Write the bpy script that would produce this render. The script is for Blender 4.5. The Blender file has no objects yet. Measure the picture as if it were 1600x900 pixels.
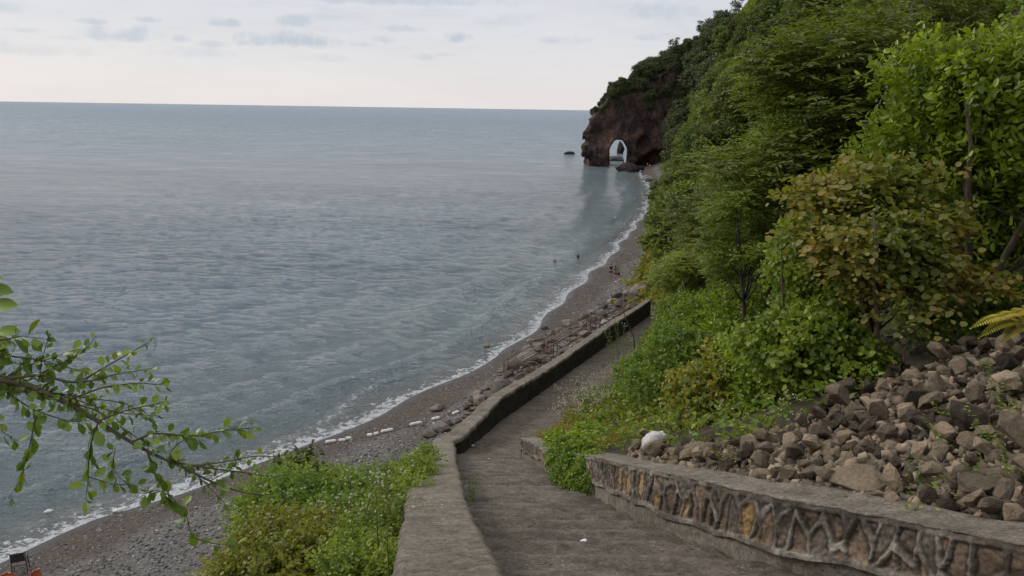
import bpy, bmesh, math, random
import numpy as np
from mathutils import Vector, Matrix

random.seed(7)
RNG = np.random.default_rng(7)
scene = bpy.context.scene
COL = scene.collection
R = math.radians

# ------------------------------------------------------------------ camera
CAM = np.array([0.0, 0.0, 21.0])
PITCH, ROLL, FPX = R(13.13), R(0.866), 1200.0
FWD = np.array([0.0, math.cos(PITCH), -math.sin(PITCH)])
UP0 = np.array([0.0, math.sin(PITCH), math.cos(PITCH)])
RT0 = np.array([1.0, 0.0, 0.0])
RT = RT0 * math.cos(ROLL) + UP0 * math.sin(ROLL)
UPV = -RT0 * math.sin(ROLL) + UP0 * math.cos(ROLL)
cam_d = bpy.data.cameras.new("camera")
cam_d.sensor_width = 36.0
cam_d.lens = 36.0 * FPX / 1600.0
cam_d.clip_start = 0.05
cam_d.clip_end = 120000.0
cam = bpy.data.objects.new("camera", cam_d)
COL.objects.link(cam)
cam.matrix_world = Matrix(((RT[0], UPV[0], -FWD[0], CAM[0]), (RT[1], UPV[1], -FWD[1], CAM[1]),
                           (RT[2], UPV[2], -FWD[2], CAM[2]), (0, 0, 0, 1)))
scene.camera = cam


def ray(px, py):
    d = FWD + RT * ((px - 800.0) / FPX) - UPV * ((py - 450.0) / FPX)
    return d                      # depth-normalised: CAM + d*t has depth t


def project(P):
    v = np.asarray(P, float) - CAM
    t = v @ FWD
    return 800 + FPX * (v @ RT) / t, 450 - FPX * (v @ UPV) / t, t


# ------------------------------------------------------------------ world, sun, exposure
SUN_EL, SUN_AZ = R(32), R(-62)          # azimuth measured from +Y towards +X
world = bpy.data.worlds.new("World")
scene.world = world
world.use_nodes = True
scene.view_settings.view_transform = 'Standard'
scene.view_settings.look = 'None'
scene.view_settings.exposure = 0.14
scene.view_settings.gamma = 1.0
scene.view_settings.use_curve_mapping = False
scene.render.resolution_x, scene.render.resolution_y = 1024, 576


def build_world():
    nt = world.node_tree
    nt.nodes.clear()
    N, L = nt.nodes.new, nt.links.new
    out = N('ShaderNodeOutputWorld')
    bg = N('ShaderNodeBackground')
    bg.inputs['Strength'].default_value = 0.1
    L(bg.outputs[0], out.inputs[0])
    sky = N('ShaderNodeTexSky')
    sky.sky_type = 'NISHITA'
    sky.sun_disc = False
    sky.sun_elevation = SUN_EL
    sky.sun_rotation = SUN_AZ
    tc = N('ShaderNodeTexCoord')
    sep = N('ShaderNodeSeparateXYZ')
    L(tc.outputs['Generated'], sep.inputs[0])

    def M(op, a, b=None, c=None):
        n = N('ShaderNodeMath')
        n.operation = op
        for i, v in enumerate((a, b, c)):
            if v is None:
                continue
            if isinstance(v, (int, float)):
                n.inputs[i].default_value = v
            else:
                L(v, n.inputs[i])
        return n.outputs[0]
    az = M('ARCTAN2', sep.outputs[0], sep.outputs[1])
    el = M('ARCSINE', sep.outputs[2])
    # overcast veil by elevation
    ramp = N('ShaderNodeValToRGB')
    L(M('MULTIPLY_ADD', el, 1 / 1.6, 0.06), ramp.inputs[0])
    stops = [(0.0, (7.3, 7.1, 7.15)), (0.06, (7.6, 7.25, 7.2)), (0.11, (7.0, 6.95, 7.2)), (0.17, (6.25, 6.5, 7.1)),
             (0.26, (7.3, 7.6, 8.2)), (0.5, (9.6, 9.8, 10.2)), (1.0, (12.0, 12.1, 12.3))]
    e = ramp.color_ramp.elements
    e[0].position, e[0].color = stops[0][0], (*[c / 20 for c in stops[0][1]], 1)
    e[1].position, e[1].color = stops[-1][0], (*[c / 20 for c in stops[-1][1]], 1)
    for p, c in stops[1:-1]:
        x = e.new(p)
        x.color = (*[v / 20 for v in c], 1)
    veil = N('ShaderNodeVectorMath')
    veil.operation = 'SCALE'
    L(ramp.outputs[0], veil.inputs[0])
    veil.inputs['Scale'].default_value = 20.0
    # soft streaky brightness variation
    comb = N('ShaderNodeCombineXYZ')
    L(az, comb.inputs[0])
    L(M('MULTIPLY', el, 5.0), comb.inputs[1])
    n1 = N('ShaderNodeTexNoise')
    n1.inputs['Scale'].default_value = 3.2
    n1.inputs['Detail'].default_value = 6
    n1.inputs['Roughness'].default_value = 0.6
    L(comb.outputs[0], n1.inputs['Vector'])
    mr = N('ShaderNodeMapRange')
    mr.inputs[1].default_value, mr.inputs[2].default_value = 0.35, 0.7
    mr.inputs[3].default_value, mr.inputs[4].default_value = 0.955, 1.03
    L(n1.outputs[0], mr.inputs[0])
    v2 = N('ShaderNodeVectorMath')
    v2.operation = 'SCALE'
    L(veil.outputs[0], v2.inputs[0])
    L(mr.outputs[0], v2.inputs['Scale'])
    n3 = N('ShaderNodeTexNoise')
    n3.inputs['Scale'].default_value = 7.0
    n3.inputs['Detail'].default_value = 7
    n3.inputs['Roughness'].default_value = 0.6
    L(comb.outputs[0], n3.inputs['Vector'])
    soft = N('ShaderNodeMapRange')
    soft.interpolation_type = 'SMOOTHSTEP'
    soft.inputs[1].default_value, soft.inputs[2].default_value = 0.46, 0.72
    soft.inputs[3].default_value, soft.inputs[4].default_value = 0.0, 0.55
    L(n3.outputs[0], soft.inputs[0])
    low = N('ShaderNodeMapRange')
    low.interpolation_type = 'SMOOTHSTEP'
    low.inputs[1].default_value, low.inputs[2].default_value = 0.02, 0.12
    L(el, low.inputs[0])
    msoft = N('ShaderNodeMix')
    msoft.data_type = 'RGBA'
    L(M('MULTIPLY', soft.outputs[0], low.outputs[0]), msoft.inputs['Factor'])
    L(v2.outputs[0], msoft.inputs['A'])
    msoft.inputs['B'].default_value = (5.0, 5.45, 6.2, 1)
    # individual small cumulus: direction-based ellipses broken up by noise
    comb2 = N('ShaderNodeCombineXYZ')
    L(az, comb2.inputs[0])
    L(el, comb2.inputs[1])
    nz = N('ShaderNodeTexNoise')
    nz.inputs['Scale'].default_value = 38
    nz.inputs['Detail'].default_value = 5
    nz.inputs['Roughness'].default_value = 0.62
    L(comb2.outputs[0], nz.inputs['Vector'])
    acc = None
    clouds = [(452, 66, 92, 17, 1.0), (190, 56, 62, 15, .75), (150, 34, 28, 8, .8), (350, 37, 26, 9, .8), (468, 34, 32, 13, .7),
              (622, 46, 38, 9, .7), (602, 63, 22, 9, .6), (715, 60, 24, 13, .95), (790, 36, 45, 11, .25), (885, 63, 40, 11, .45),
              (22, 47, 40, 6, .6), (232, 31, 22, 6, .6), (285, 62, 18, 9, .7), (60, 80, 75, 12, .35), (300, 84, 60, 11, .35),
              (505, 92, 60, 9, .25), (660, 90, 34, 8, .45), (600, 1, 210, 12, .7), (1040, 22, 70, 22, .5), (1010, 60, 40, 8, .4),
              (330, 70, 30, 7, .5), (100, 60, 28, 6, .4), (560, 70, 30, 6, .45), (690, 86, 26, 5, .4), (5, 15, 22, 10, .5)]
    for (px, py, rx, ry, st) in clouds:
        d = ray(px, py)
        d = d / np.linalg.norm(d)
        ca, ce = math.atan2(d[0], d[1]), math.asin(d[2])
        dx = M('MULTIPLY', M('SUBTRACT', az, ca), FPX / (rx * 1.0))
        dy = M('MULTIPLY', M('SUBTRACT', el, ce), FPX / (ry * 1.0))
        # flatter bottoms
        dy2 = M('MULTIPLY', dy, M('MULTIPLY_ADD', M('LESS_THAN', dy, 0.0), 0.7, 1.0))
        r2 = M('ADD', M('MULTIPLY', dx, dx), M('MULTIPLY', dy2, dy2))
        f = M('ADD', M('SUBTRACT', 1.0, r2), M('MULTIPLY_ADD', nz.outputs[0], 3.4, -1.75))
        g = N('ShaderNodeMapRange')
        g.interpolation_type = 'SMOOTHSTEP'
        g.inputs[1].default_value, g.inputs[2].default_value = -0.1, 1.25
        g.inputs[3].default_value, g.inputs[4].default_value = 0.0, st * .85
        L(f, g.inputs[0])
        acc = g.outputs[0] if acc is None else M('MAXIMUM', acc, g.outputs[0])
    mixc = N('ShaderNodeMix')
    mixc.data_type = 'RGBA'
    L(acc, mixc.inputs['Factor'])
    L(msoft.outputs['Result'], mixc.inputs['A'])
    mixc.inputs['B'].default_value = (4.3, 4.95, 5.85, 1)
    mixs = N('ShaderNodeMix')
    mixs.data_type = 'RGBA'
    mixs.inputs['Factor'].default_value = 0.93
    L(sky.outputs[0], mixs.inputs['A'])
    L(mixc.outputs['Result'], mixs.inputs['B'])
    L(mixs.outputs['Result'], bg.inputs['Color'])


build_world()
sun_d = bpy.data.lights.new("sun", 'SUN')
sun_d.energy = 1.5
sun_d.angle = R(12)
sun_d.color = (1.0, 0.95, 0.88)
sun = bpy.data.objects.new("sun", sun_d)
COL.objects.link(sun)
sd = Vector((math.sin(SUN_AZ) * math.cos(SUN_EL), math.cos(SUN_AZ) * math.cos(SUN_EL), math.sin(SUN_EL)))
sun.rotation_euler = sd.to_track_quat('Z', 'Y').to_euler()


# ------------------------------------------------------------------ noise
np.seterr(over='ignore')


def _hash(ix, iy, iz, seed):
    h = (ix.astype(np.int64) * 374761393 + iy.astype(np.int64) * 668265263 + iz.astype(np.int64) * 2147483647 + seed * 974711) & 0xffffffff
    h = ((h ^ (h >> 13)) * 1274126177) & 0xffffffff
    h = (h ^ (h >> 16)) & 0xffffffff
    h = (h * 2246822519) & 0xffffffff
    h = h ^ (h >> 15)
    return (h & 0xffffff).astype(np.float64) / 0xffffff


def vnoise(x, y, z=0.0, seed=0):
    x, y, z = np.broadcast_arrays(np.asarray(x, float), np.asarray(y, float), np.asarray(z, float))
    ix, iy, iz = np.floor(x), np.floor(y), np.floor(z)
    fx, fy, fz = x - ix, y - iy, z - iz
    fx, fy, fz = [f * f * (3 - 2 * f) for f in (fx, fy, fz)]
    r = 0
    for a in (0, 1):
        for b in (0, 1):
            for c in (0, 1):
                w = (fx if a else 1 - fx) * (fy if b else 1 - fy) * (fz if c else 1 - fz)
                r = r + w * _hash(ix + a, iy + b, iz + c, seed)
    return r * 2 - 1


def fbm(x, y, z=0.0, seed=0, octv=4, gain=0.5):
    a, s, r = 1.0, 0.0, 0
    for i in range(octv):
        r = r + a * vnoise(np.asarray(x) * 2 ** i, np.asarray(y) * 2 ** i, np.asarray(z) * 2 ** i, seed + i * 17)
        s += a
        a *= gain
    return r / s


def sstep(a, b, x):
    t = np.clip((x - a) / (b - a), 0, 1)
    return t * t * (3 - 2 * t)


# ------------------------------------------------------------------ plan of the place
def zpath(y):
    y = np.asarray(y, float)
    return np.interp(y, [-30, -8, 0, 18, 52, 75, 100, 400], [22.5, 21.1, 19.5, 12.48, 6.70, 3.2, 2.4, 2.4])


def hit(fn, px, py, t0=2.0, t1=900.0):
    d = ray(px, py)
    lo, hi = t0, t1
    for n in (260, 24, 24):
        t = np.geomspace(lo, hi, n)
        P = CAM[None] + d[None] * t[:, None]
        below = P[:, 2] < fn(P[:, 0], P[:, 1])
        i = int(np.argmax(below))
        if not below[i]:
            return P[-1]
        if i == 0:
            return P[0]
        lo, hi = t[i - 1], t[i]
    return P[i]


def on_z(px, py, z):
    d = ray(px, py)
    return CAM + d * ((z - CAM[2]) / d[2])


def z_at_pixel(x, y, py):
    lo, hi = -5.0, 40.0
    for _ in range(50):
        m = (lo + hi) / 2
        if project((x, y, m))[1] > py:
            lo = m
        else:
            hi = m
    return m


shore_px = [(0, 882), (60, 853), (150, 812), (290, 770), (410, 722), (480, 694), (600, 645), (700, 598), (780, 557), (832, 513), (858, 488),
            (905, 448), (952, 403), (985, 365), (1011, 328), (1018, 300), (1010, 283)]
SH = np.array([on_z(px, py, 0.0) for px, py in shore_px])
SY = np.concatenate(([-60, 0], SH[:, 1], [260, 300, 322, 336, 420, 900, 90000]))
SX = np.concatenate(([-105, -52], SH[:, 0], [42.8, 49, 62, 100, 150, 9000, 400000]))


def shore_x(y):
    y = np.asarray(y, float)
    return np.interp(y, SY, SX) + 0.35 * np.sin(y * 0.55) * sstep(30, 50, y) + 0.5 * vnoise(y * 0.16, 3.3, seed=5)


def shore_d(x, y):
    g = (np.interp(np.asarray(y, float) + 3, SY, SX) - np.interp(np.asarray(y, float) - 3, SY, SX)) / 6
    return (x - shore_x(y)) / np.sqrt(1 + g * g)


def beach_z(d):
    return np.interp(d, [-60, -12, 0, 6, 30, 60], [-7, -2.2, 0, 1.25, 2.9, 3.5])


# inner line of the seaward parapet
PAR_H = 0.45
near_top = [(787, 895), (762, 846), (737, 800), (719, 742), (706, 700)]
PLI = [(-0.9, -8.0), (-0.25, -2.0), (-0.08, 1.5)]
for px, py in near_top:
    p = hit(lambda x, y: zpath(y) + PAR_H, px, py)
    PLI.append((p[0], p[1]))
base_px = [(787, 655, 619), (836, 621, 590), (880, 589, 562), (955, 536, 508), (1016, 492, 468)]
PTOP = [PAR_H] * 8
BEND = hit(lambda x, y: zpath(y), 709, 712)
PLI[-1] = (BEND[0], BEND[1])
PTOP[-1] = z_at_pixel(BEND[0], BEND[1], 688) - zpath(BEND[1])
for px, pb, pt in base_px:
    p = hit(lambda x, y: zpath(y), px, pb)
    PLI.append((p[0], p[1]))
    PTOP.append(z_at_pixel(p[0], p[1], pt) - float(zpath(p[1])))
PLI = np.array(PLI)
PTOP = np.array(PTOP)
print("parapet", np.round(PLI, 2).tolist(), np.round(PTOP, 2).tolist())
PEND = PLI[-1]

# toe of the hill beyond the path
TY = [PEND[1], 62, 75, 92, 108, 135, 162, 200, 250, 300, 318, 332, 420]
TX = [PEND[0] + 2.0, PEND[0] + 3.2, 13.5, 17.5, 21.5, 27.5, 35.0, 43.5, 50.0, 58.0, 70, 108, 170]
XLY = np.concatenate((PLI[:, 1], [y for y in TY[1:]]))
XLX = np.concatenate((PLI[:, 0], [x - 1.2 for x in TX[1:]]))


def xl(y):
    return np.interp(y, XLY, XLX)


# front line of the right-hand wall
rw_px = [(815, 715, 684), (858, 740, 703), (895, 760, 708), (933, 779, 713), (965, 798, 722), (1017, 825, 733), (1127, 862, 757), (1170, 880, 768)]
RWF, RWH = [], []
for px, pb, pt in rw_px:
    p = hit(lambda x, y: zpath(y), px, pb)
    RWF.append((p[0], p[1]))
    RWH.append(z_at_pixel(p[0], p[1], pt) - float(zpath(p[1])))
for px, pt in [(1380, 803), (1600, 849)]:
    p = hit(lambda x, y: zpath(y) + 0.64, px, pt)
    RWF.append((p[0], p[1]))
    RWH.append(0.64)
RWF += [(RWF[-1][0] + 1.3, RWF[-1][1] - 1.9), (RWF[-1][0] + 3.2, RWF[-1][1] - 5.0)]
RWH += [0.64, 0.64]
RWF = np.array(RWF)
RWH = np.array(RWH)
print("rwall", np.round(RWF, 2).tolist(), np.round(RWH, 2).tolist())
RW_END_Y = RWF[0, 1]
RW_T = 0.40
_ry = np.concatenate((RWF[::-1, 1], [RW_END_Y + 0.6, RW_END_Y + 3, 24, 34, 44], TY))
_rx = np.concatenate((RWF[::-1, 0], [RWF[0, 0] + 0.15, RWF[0, 0] + 0.55, xl(24) + 2.2, xl(34) + 2.1, xl(44) + 2.1], TX))


def xr(y):
    return np.interp(y, _ry, _rx)


def thick(y):
    return np.interp(y, [0, 6, 14, 20, 30, 52], [0.62, 0.6, 0.58, 0.42, 0.38, 0.38])


def ground(x, y):
    x = np.asarray(x, float)
    y = np.asarray(y, float)
    d = shore_d(x, y)
    bz = beach_z(d) + 0.05 * fbm(x * .5, y * .5, seed=3) * sstep(1, 6, d)
    zp = zpath(y)
    L, Rr = xl(y), xr(y)
    # sea side bank
    gl = (xl(y + 1) - xl(y - 1)) / 2
    cu = 1 / np.sqrt(1 + np.clip(gl, -.6, .6) ** 2)
    u = (L - thick(y) * 1.05 - x) * cu
    sh = np.interp(y, [-5, 4, 12, 17, 22, 60], [1.6, 1.9, 2.3, 1.6, 0.5, 0.3])
    drop = np.interp(y, [0, 18, 25, 52, 62], [0.30, 0.35, 0.45, 0.35, 0.0])
    zl = zp - drop - 0.22 * np.clip(u, 0, sh) - 1.35 * np.clip(u - sh, 0, None) + 0.16 * fbm(x * .7, y * .7, seed=9) * sstep(.3, 1.5, u)
    # hill side
    hasw = sstep(RW_END_Y + 0.9, RW_END_Y + 0.2, y)
    base = zp + hasw * (np.interp(y, RWF[::-1, 1], RWH[::-1]) - 0.06)
    gr = (xr(y + 1) - xr(y - 1)) / 2
    cr = 1 / np.sqrt(1 + np.clip(gr, -.8, .8) ** 2)
    s = (x - Rr) * cr - (RW_T - 0.1) * hasw
    r = np.interp(y, [-5, 4, 10, 14, 18, 24, 34, 60], [3.0, 3.6, 4.6, 4.4, 3.2, 1.8, 1.0, 0.6])
    g1 = np.interp(y, [0, 10, 18, 30], [0.42, 0.40, 0.30, 0.35])
    s2 = np.clip(s - r, 0, None)
    steep = np.interp(y, [0, 12, 20, 60, 150, 300], [0.95, 1.0, 1.05, 1.3, 1.35, 1.5])
    cliff = np.interp(y, [0, 40, 70, 120, 180, 230, 310], [0, 0, .5, .9, 1.3, 1.9, 2.0]) * np.clip(s2, 0, 9)
    zh = base + g1 * np.clip(s, 0, r) + steep * s2 + cliff - 0.0075 * s2 ** 2 * sstep(10, 40, s2) * 0.35
    zh = zh + (0.10 * fbm(x * .9, y * .9, seed=21) * sstep(.2, 1.2, s) + 1.6 * fbm(x * .09, y * .09, seed=22) * sstep(3, 12, s))
    zh = np.minimum(zh, 105 + 0.05 * zh)
    inpath = (u <= 0) & (s <= 0)
    # below the parapet and wall footings the ground stays under the paving
    under = np.where((y < PEND[1] + .5), 0.14, 0.0)
    z = np.where(u > 0, zl, np.where(s > 0, zh, zp - under))
    z = np.maximum(z, bz)
    return z


def gz(x, y):
    return float(ground(x, y))


def ghit_many(px, py, t0=3.0):
    """ground points under many picture points at once"""
    out = []
    for a in range(0, len(px), 400):
        D = np.array([ray(u, v) for u, v in zip(px[a:a + 400], py[a:a + 400])])
        lo = np.full(len(D), t0)
        hi = np.full(len(D), 900.0)
        for n in (150, 16, 16):
            t = lo[:, None] * (hi / lo)[:, None] ** np.linspace(0, 1, n)[None]
            P = CAM[None, None] + D[:, None] * t[..., None]
            below = P[..., 2] < ground(P[..., 0], P[..., 1])
            below[:, -1] = True
            i = np.maximum(below.argmax(1), 1)
            k = np.arange(len(D))
            lo, hi = t[k, i - 1], t[k, i]
        out.append(P[k, i])
    return np.concatenate(out)


def ghit(px, py, t0=3.0):
    return hit(ground, px, py, t0)


# ------------------------------------------------------------------ mesh helpers
def mesh_np(name, V, F, mats=None, smooth=False, colors=None):
    V = np.asarray(V, dtype=np.float32)
    F = np.asarray(F, dtype=np.int32)
    me = bpy.data.meshes.new(name)
    k = F.shape[1]
    me.vertices.add(len(V))
    me.vertices.foreach_set('co', V.ravel())
    me.loops.add(F.size)
    me.loops.foreach_set('vertex_index', F.ravel())
    me.polygons.add(len(F))
    me.polygons.foreach_set('loop_start', np.arange(0, F.size, k, dtype=np.int32))
    me.polygons.foreach_set('loop_total', np.full(len(F), k, dtype=np.int32))
    if smooth:
        me.polygons.foreach_set('use_smooth', np.ones(len(F), dtype=bool))
    me.update(calc_edges=True)
    if colors is not None:
        for an, c in colors.items():
            c = np.asarray(c, dtype=np.float32)
            if c.ndim == 1:
                a = me.attributes.new(an, 'FLOAT', 'POINT')
                a.data.foreach_set('value', c)
            else:
                if c.shape[1] == 3:
                    c = np.concatenate((c, np.ones((len(c), 1), np.float32)), 1)
                a = me.color_attributes.new(an, 'FLOAT_COLOR', 'POINT')
                a.data.foreach_set('color', c.ravel())
    for m in ([mats] if mats is not None and not isinstance(mats, (list, tuple)) else (mats or [])):
        me.materials.append(m)
    return me


def grid_faces(nu, nv):
    i = np.arange(nu - 1)[:, None] * nv + np.arange(nv - 1)[None]
    i = i.ravel()
    return np.stack([i, i + 1, i + nv + 1, i + nv], 1)


def link(name, me, parent=None, loc=None, rot=None, scale=None):
    o = bpy.data.objects.new(name, me)
    COL.objects.link(o)
    if parent is not None:
        o.parent = parent
    if loc is not None:
        o.location = [float(v) for v in loc]
    if rot is not None:
        o.rotation_euler = rot
    if scale is not None:
        o.scale = scale if hasattr(scale, '__len__') else (scale,) * 3
    return o


def tag(o, label=None, cat=None, group=None, kind=None):
    if label:
        o['label'] = label
    if cat:
        o['category'] = cat
    if group:
        o['group'] = group
    if kind:
        o['kind'] = kind
    return o


def empty(name, loc, label, cat, group=None, rotz=0.0, scale=1.0):
    o = bpy.data.objects.new(name, None)
    COL.objects.link(o)
    o.empty_display_size = 0.2
    o.location = [float(v) for v in loc]
    o.rotation_euler = (0, 0, rotz)
    o.scale = (scale,) * 3
    return tag(o, label, cat, group)


def copy_tree(o, parent=None):
    c = o.copy()
    COL.objects.link(c)
    if parent is not None:
        c.parent = parent
    for ch in list(o.children):
        copy_tree(ch, c)
    return c


class MB:
    """collects simple solids in one vertex list (tri/quad faces stored as quads, tris repeat nothing)"""

    def __init__(self):
        self.v, self.f = [], []

    def add(self, V, F):
        o = len(self.v)
        self.v += [tuple(map(float, p)) for p in V]
        self.f += [tuple(i + o for i in f) for f in F]

    def tube(self, pts, rad, n=7, cap=True):
        pts = [Vector(p) for p in pts]
        if not hasattr(rad, '__len__'):
            rad = [rad] * len(pts)
        V, F = [], []
        ref = None
        for i, p in enumerate(pts):
            d = (pts[min(i + 1, len(pts) - 1)] - pts[max(i - 1, 0)])
            if d.length < 1e-9:
                d = Vector((0, 0, 1))
            d.normalize()
            if ref is None:
                ref = Vector((1, 0, 0)) if abs(d.x) < .8 else Vector((0, 1, 0))
            a = (ref - d * ref.dot(d)).normalized()
            ref = a
            b = d.cross(a)
            for k in range(n):
                t = 2 * math.pi * k / n
                V.append(p + (a * math.cos(t) + b * math.sin(t)) * rad[i])
        for i in range(len(pts) - 1):
            for k in range(n):
                F.append((i * n + k, i * n + (k + 1) % n, (i + 1) * n + (k + 1) % n, (i + 1) * n + k))
        if cap:
            F.append(tuple(range(n - 1, -1, -1)))
            F.append(tuple((len(pts) - 1) * n + k for k in range(n)))
        self.add(V, F)

    def box(self, c, s, rot=None):
        c = Vector(c)
        V = []
        for x in (-.5, .5):
            for y in (-.5, .5):
                for z in (-.5, .5):
                    p = Vector((x * s[0], y * s[1], z * s[2]))
                    if rot is not None:
                        p = rot @ p
                    V.append(c + p)
        self.add(V, [(0, 1, 3, 2), (4, 6, 7, 5), (0, 4, 5, 1), (2, 3, 7, 6), (0, 2, 6, 4), (1, 5, 7, 3)])

    def mesh(self, name, mat, smooth=False):
        me = bpy.data.meshes.new(name)
        me.from_pydata(self.v, [], self.f)
        me.validate()
        me.update()
        if smooth:
            me.polygons.foreach_set('use_smooth', [True] * len(me.polygons))
        if mat:
            me.materials.append(mat)
        return me


# ------------------------------------------------------------------ materials
def new_mat(name):
    m = bpy.data.materials.new(name)
    m.use_nodes = True
    nt = m.node_tree
    b = nt.nodes['Principled BSDF']
    return m, nt, nt.nodes.new, nt.links.new, b


def nnoise(N, L, vec, scale, detail=5, rough=0.6, dist=0.0):
    n = N('ShaderNodeTexNoise')
    n.inputs['Scale'].default_value = scale
    n.inputs['Detail'].default_value = detail
    n.inputs['Roughness'].default_value = rough
    n.inputs['Distortion'].default_value = dist
    if vec is not None:
        L(vec, n.inputs['Vector'])
    return n.outputs[0]


def nramp(N, L, fac, stops, interp='LINEAR'):
    r = N('ShaderNodeValToRGB')
    r.color_ramp.interpolation = interp
    e = r.color_ramp.elements
    while len(e) > 1:
        e.remove(e[-1])
    e[0].position, e[0].color = stops[0][0], (*stops[0][1], 1)
    for p, c in stops[1:]:
        x = e.new(p)
        x.color = (*c, 1)
    L(fac, r.inputs[0])
    return r.outputs[0]


def nmap(N, L, v, a, b, c=0.0, d=1.0, smooth=False):
    g = N('ShaderNodeMapRange')
    if smooth:
        g.interpolation_type = 'SMOOTHSTEP'
    g.inputs[1].default_value, g.inputs[2].default_value = a, b
    g.inputs[3].default_value, g.inputs[4].default_value = c, d
    L(v, g.inputs[0])
    return g.outputs[0]


def nmix(N, L, fac, a, b, mode='MIX'):
    m = N('ShaderNodeMix')
    m.data_type = 'RGBA'
    m.blend_type = mode
    for s, v in (('Factor', fac), ('A', a), ('B', b)):
        if isinstance(v, (int, float)):
            m.inputs[s].default_value = v
        elif isinstance(v, tuple):
            m.inputs[s].default_value = (*v, 1) if len(v) == 3 else v
        else:
            L(v, m.inputs[s])
    return m.outputs['Result']


def nmath(N, L, op, a, b=None):
    n = N('ShaderNodeMath')
    n.operation = op
    for i, v in enumerate((a, b)):
        if v is None:
            continue
        if isinstance(v, (int, float)):
            n.inputs[i].default_value = v
        else:
            L(v, n.inputs[i])
    return n.outputs[0]


def nbump(N, L, h, strength, dist, normal=None):
    b = N('ShaderNodeBump')
    b.inputs['Strength'].default_value = strength
    b.inputs['Distance'].default_value = dist
    L(h, b.inputs['Height'])
    if normal is not None:
        L(normal, b.inputs['Normal'])
    return b.outputs[0]


def ncoord(N, L, kind='Object', scale=None, rotz=0.0):
    tc = N('ShaderNodeTexCoord')
    if scale is None and rotz == 0:
        return tc.outputs[kind]
    mp = N('ShaderNodeMapping')
    if scale:
        mp.inputs['Scale'].default_value = scale
    mp.inputs['Rotation'].default_value = (0, 0, rotz)
    L(tc.outputs[kind], mp.inputs[0])
    return mp.outputs[0]


def leaf_mat(name, stops, patch_scale=0.9, trans=0.4, rough=0.5, hue_var=0.010, val_var=0.16, patch=0.5):
    """stops: ramp of leaf colours picked per leaf and by patches of the plant"""
    m, nt, N, L, b = new_mat(name)
    geo = N('ShaderNodeNewGeometry')
    oi = N('ShaderNodeObjectInfo')
    vec = ncoord(N, L, 'Object')
    n = nnoise(N, L, vec, patch_scale, 3, .55)
    pn = nmap(N, L, n, 0.3, 0.7)
    f = nmath(N, L, 'ADD', nmath(N, L, 'MULTIPLY', geo.outputs['Random Per Island'], 1 - patch), nmath(N, L, 'MULTIPLY', pn, patch))
    gain = 1.5
    col = nramp(N, L, f, [(p, (min(.6, c[0] * gain * 1.12), min(.6, c[1] * gain), c[2] * gain)) for p, c in stops])
    hs = N('ShaderNodeHueSaturation')
    L(col, hs.inputs['Color'])
    L(nmap(N, L, oi.outputs['Random'], 0, 1, 0.492 - hue_var, 0.492 + hue_var), hs.inputs['Hue'])
    r2 = nmath(N, L, 'FRACT', nmath(N, L, 'MULTIPLY', oi.outputs['Random'], 7.31))
    L(nmap(N, L, r2, 0, 1, 1 - val_var, 1 + val_var), hs.inputs['Value'])
    L(hs.outputs[0], b.inputs['Base Color'])
    b.inputs['Roughness'].default_value = rough
    b.inputs['Specular IOR Level'].default_value = 0.35
    tr = N('ShaderNodeBsdfTranslucent')
    tcol = nmix(N, L, 1.0, hs.outputs[0], (1.25, 1.3, 0.55), 'MULTIPLY')
    L(tcol, tr.inputs['Color'])
    mx = N('ShaderNodeMixShader')
    mx.inputs[0].default_value = trans
    L(b.outputs[0], mx.inputs[1])
    L(tr.outputs[0], mx.inputs[2])
    L(mx.outputs[0], nt.nodes['Material Output'].inputs['Surface'])
    return m


MAT = {}
MAT['acacia'] = leaf_mat('acacia_leaf', [(0, (.042, .070, .012)), (.35, (.068, .110, .019)), (.65, (.118, .170, .028)), (.9, (.175, .225, .034)), (1, (.24, .29, .04))], hue_var=.018, val_var=.3)
MAT['woods'] = leaf_mat('woodland_leaf', [(0, (.026, .044, .011)), (.4, (.048, .078, .017)), (.7, (.082, .118, .024)), (1, (.145, .175, .034))], hue_var=.022, val_var=.34)
MAT['broad'] = leaf_mat('broad_leaf', [(0, (.036, .076, .010)), (.4, (.088, .156, .016)), (.7, (.160, .245, .022)), (1, (.26, .36, .03))], rough=.34, trans=.4)
MAT['hazel'] = leaf_mat('hazel_leaf', [(0, (.045, .080, .014)), (.34, (.085, .12, .02)), (.54, (.145, .155, .03)), (.84, (.21, .165, .04)), (1, (.25, .12, .05))], patch_scale=.7, patch=.6)
MAT['dark'] = leaf_mat('dark_leaf', [(0, (.026, .040, .017)), (.5, (.046, .068, .026)), (1, (.088, .108, .040))], trans=.2, rough=.55)
MAT['lime'] = leaf_mat('lime_leaf', [(0, (.040, .072, .012)), (.4, (.085, .135, .018)), (.75, (.155, .205, .028)), (1, (.24, .24, .06))], patch_scale=1.3)
MAT['vine'] = leaf_mat('vine_leaf', [(0, (.036, .075, .013)), (.5, (.080, .138, .020)), (.8, (.14, .20, .028)), (1, (.22, .25, .045))], patch_scale=1.6)
MAT['yellowing'] = leaf_mat('yellowing_leaf', [(0, (.048, .080, .014)), (.35, (.110, .148, .02)), (.64, (.19, .19, .030)), (.88, (.23, .185, .045)), (1, (.17, .11, .05))], patch_scale=1.5, patch=.4)
MAT['olive'] = leaf_mat('olive_leaf', [(0, (.045, .072, .013)), (.4, (.095, .128, .020)), (.75, (.165, .185, .030)), (1, (.21, .19, .045))], patch_scale=1.8)
MAT['branch_leaf'] = leaf_mat('branch_leaf', [(0, (.035, .075, .012)), (.5, (.072, .135, .018)), (.85, (.15, .23, .025)), (1, (.21, .29, .03))], patch_scale=2.5, rough=.4, trans=.25)
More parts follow.
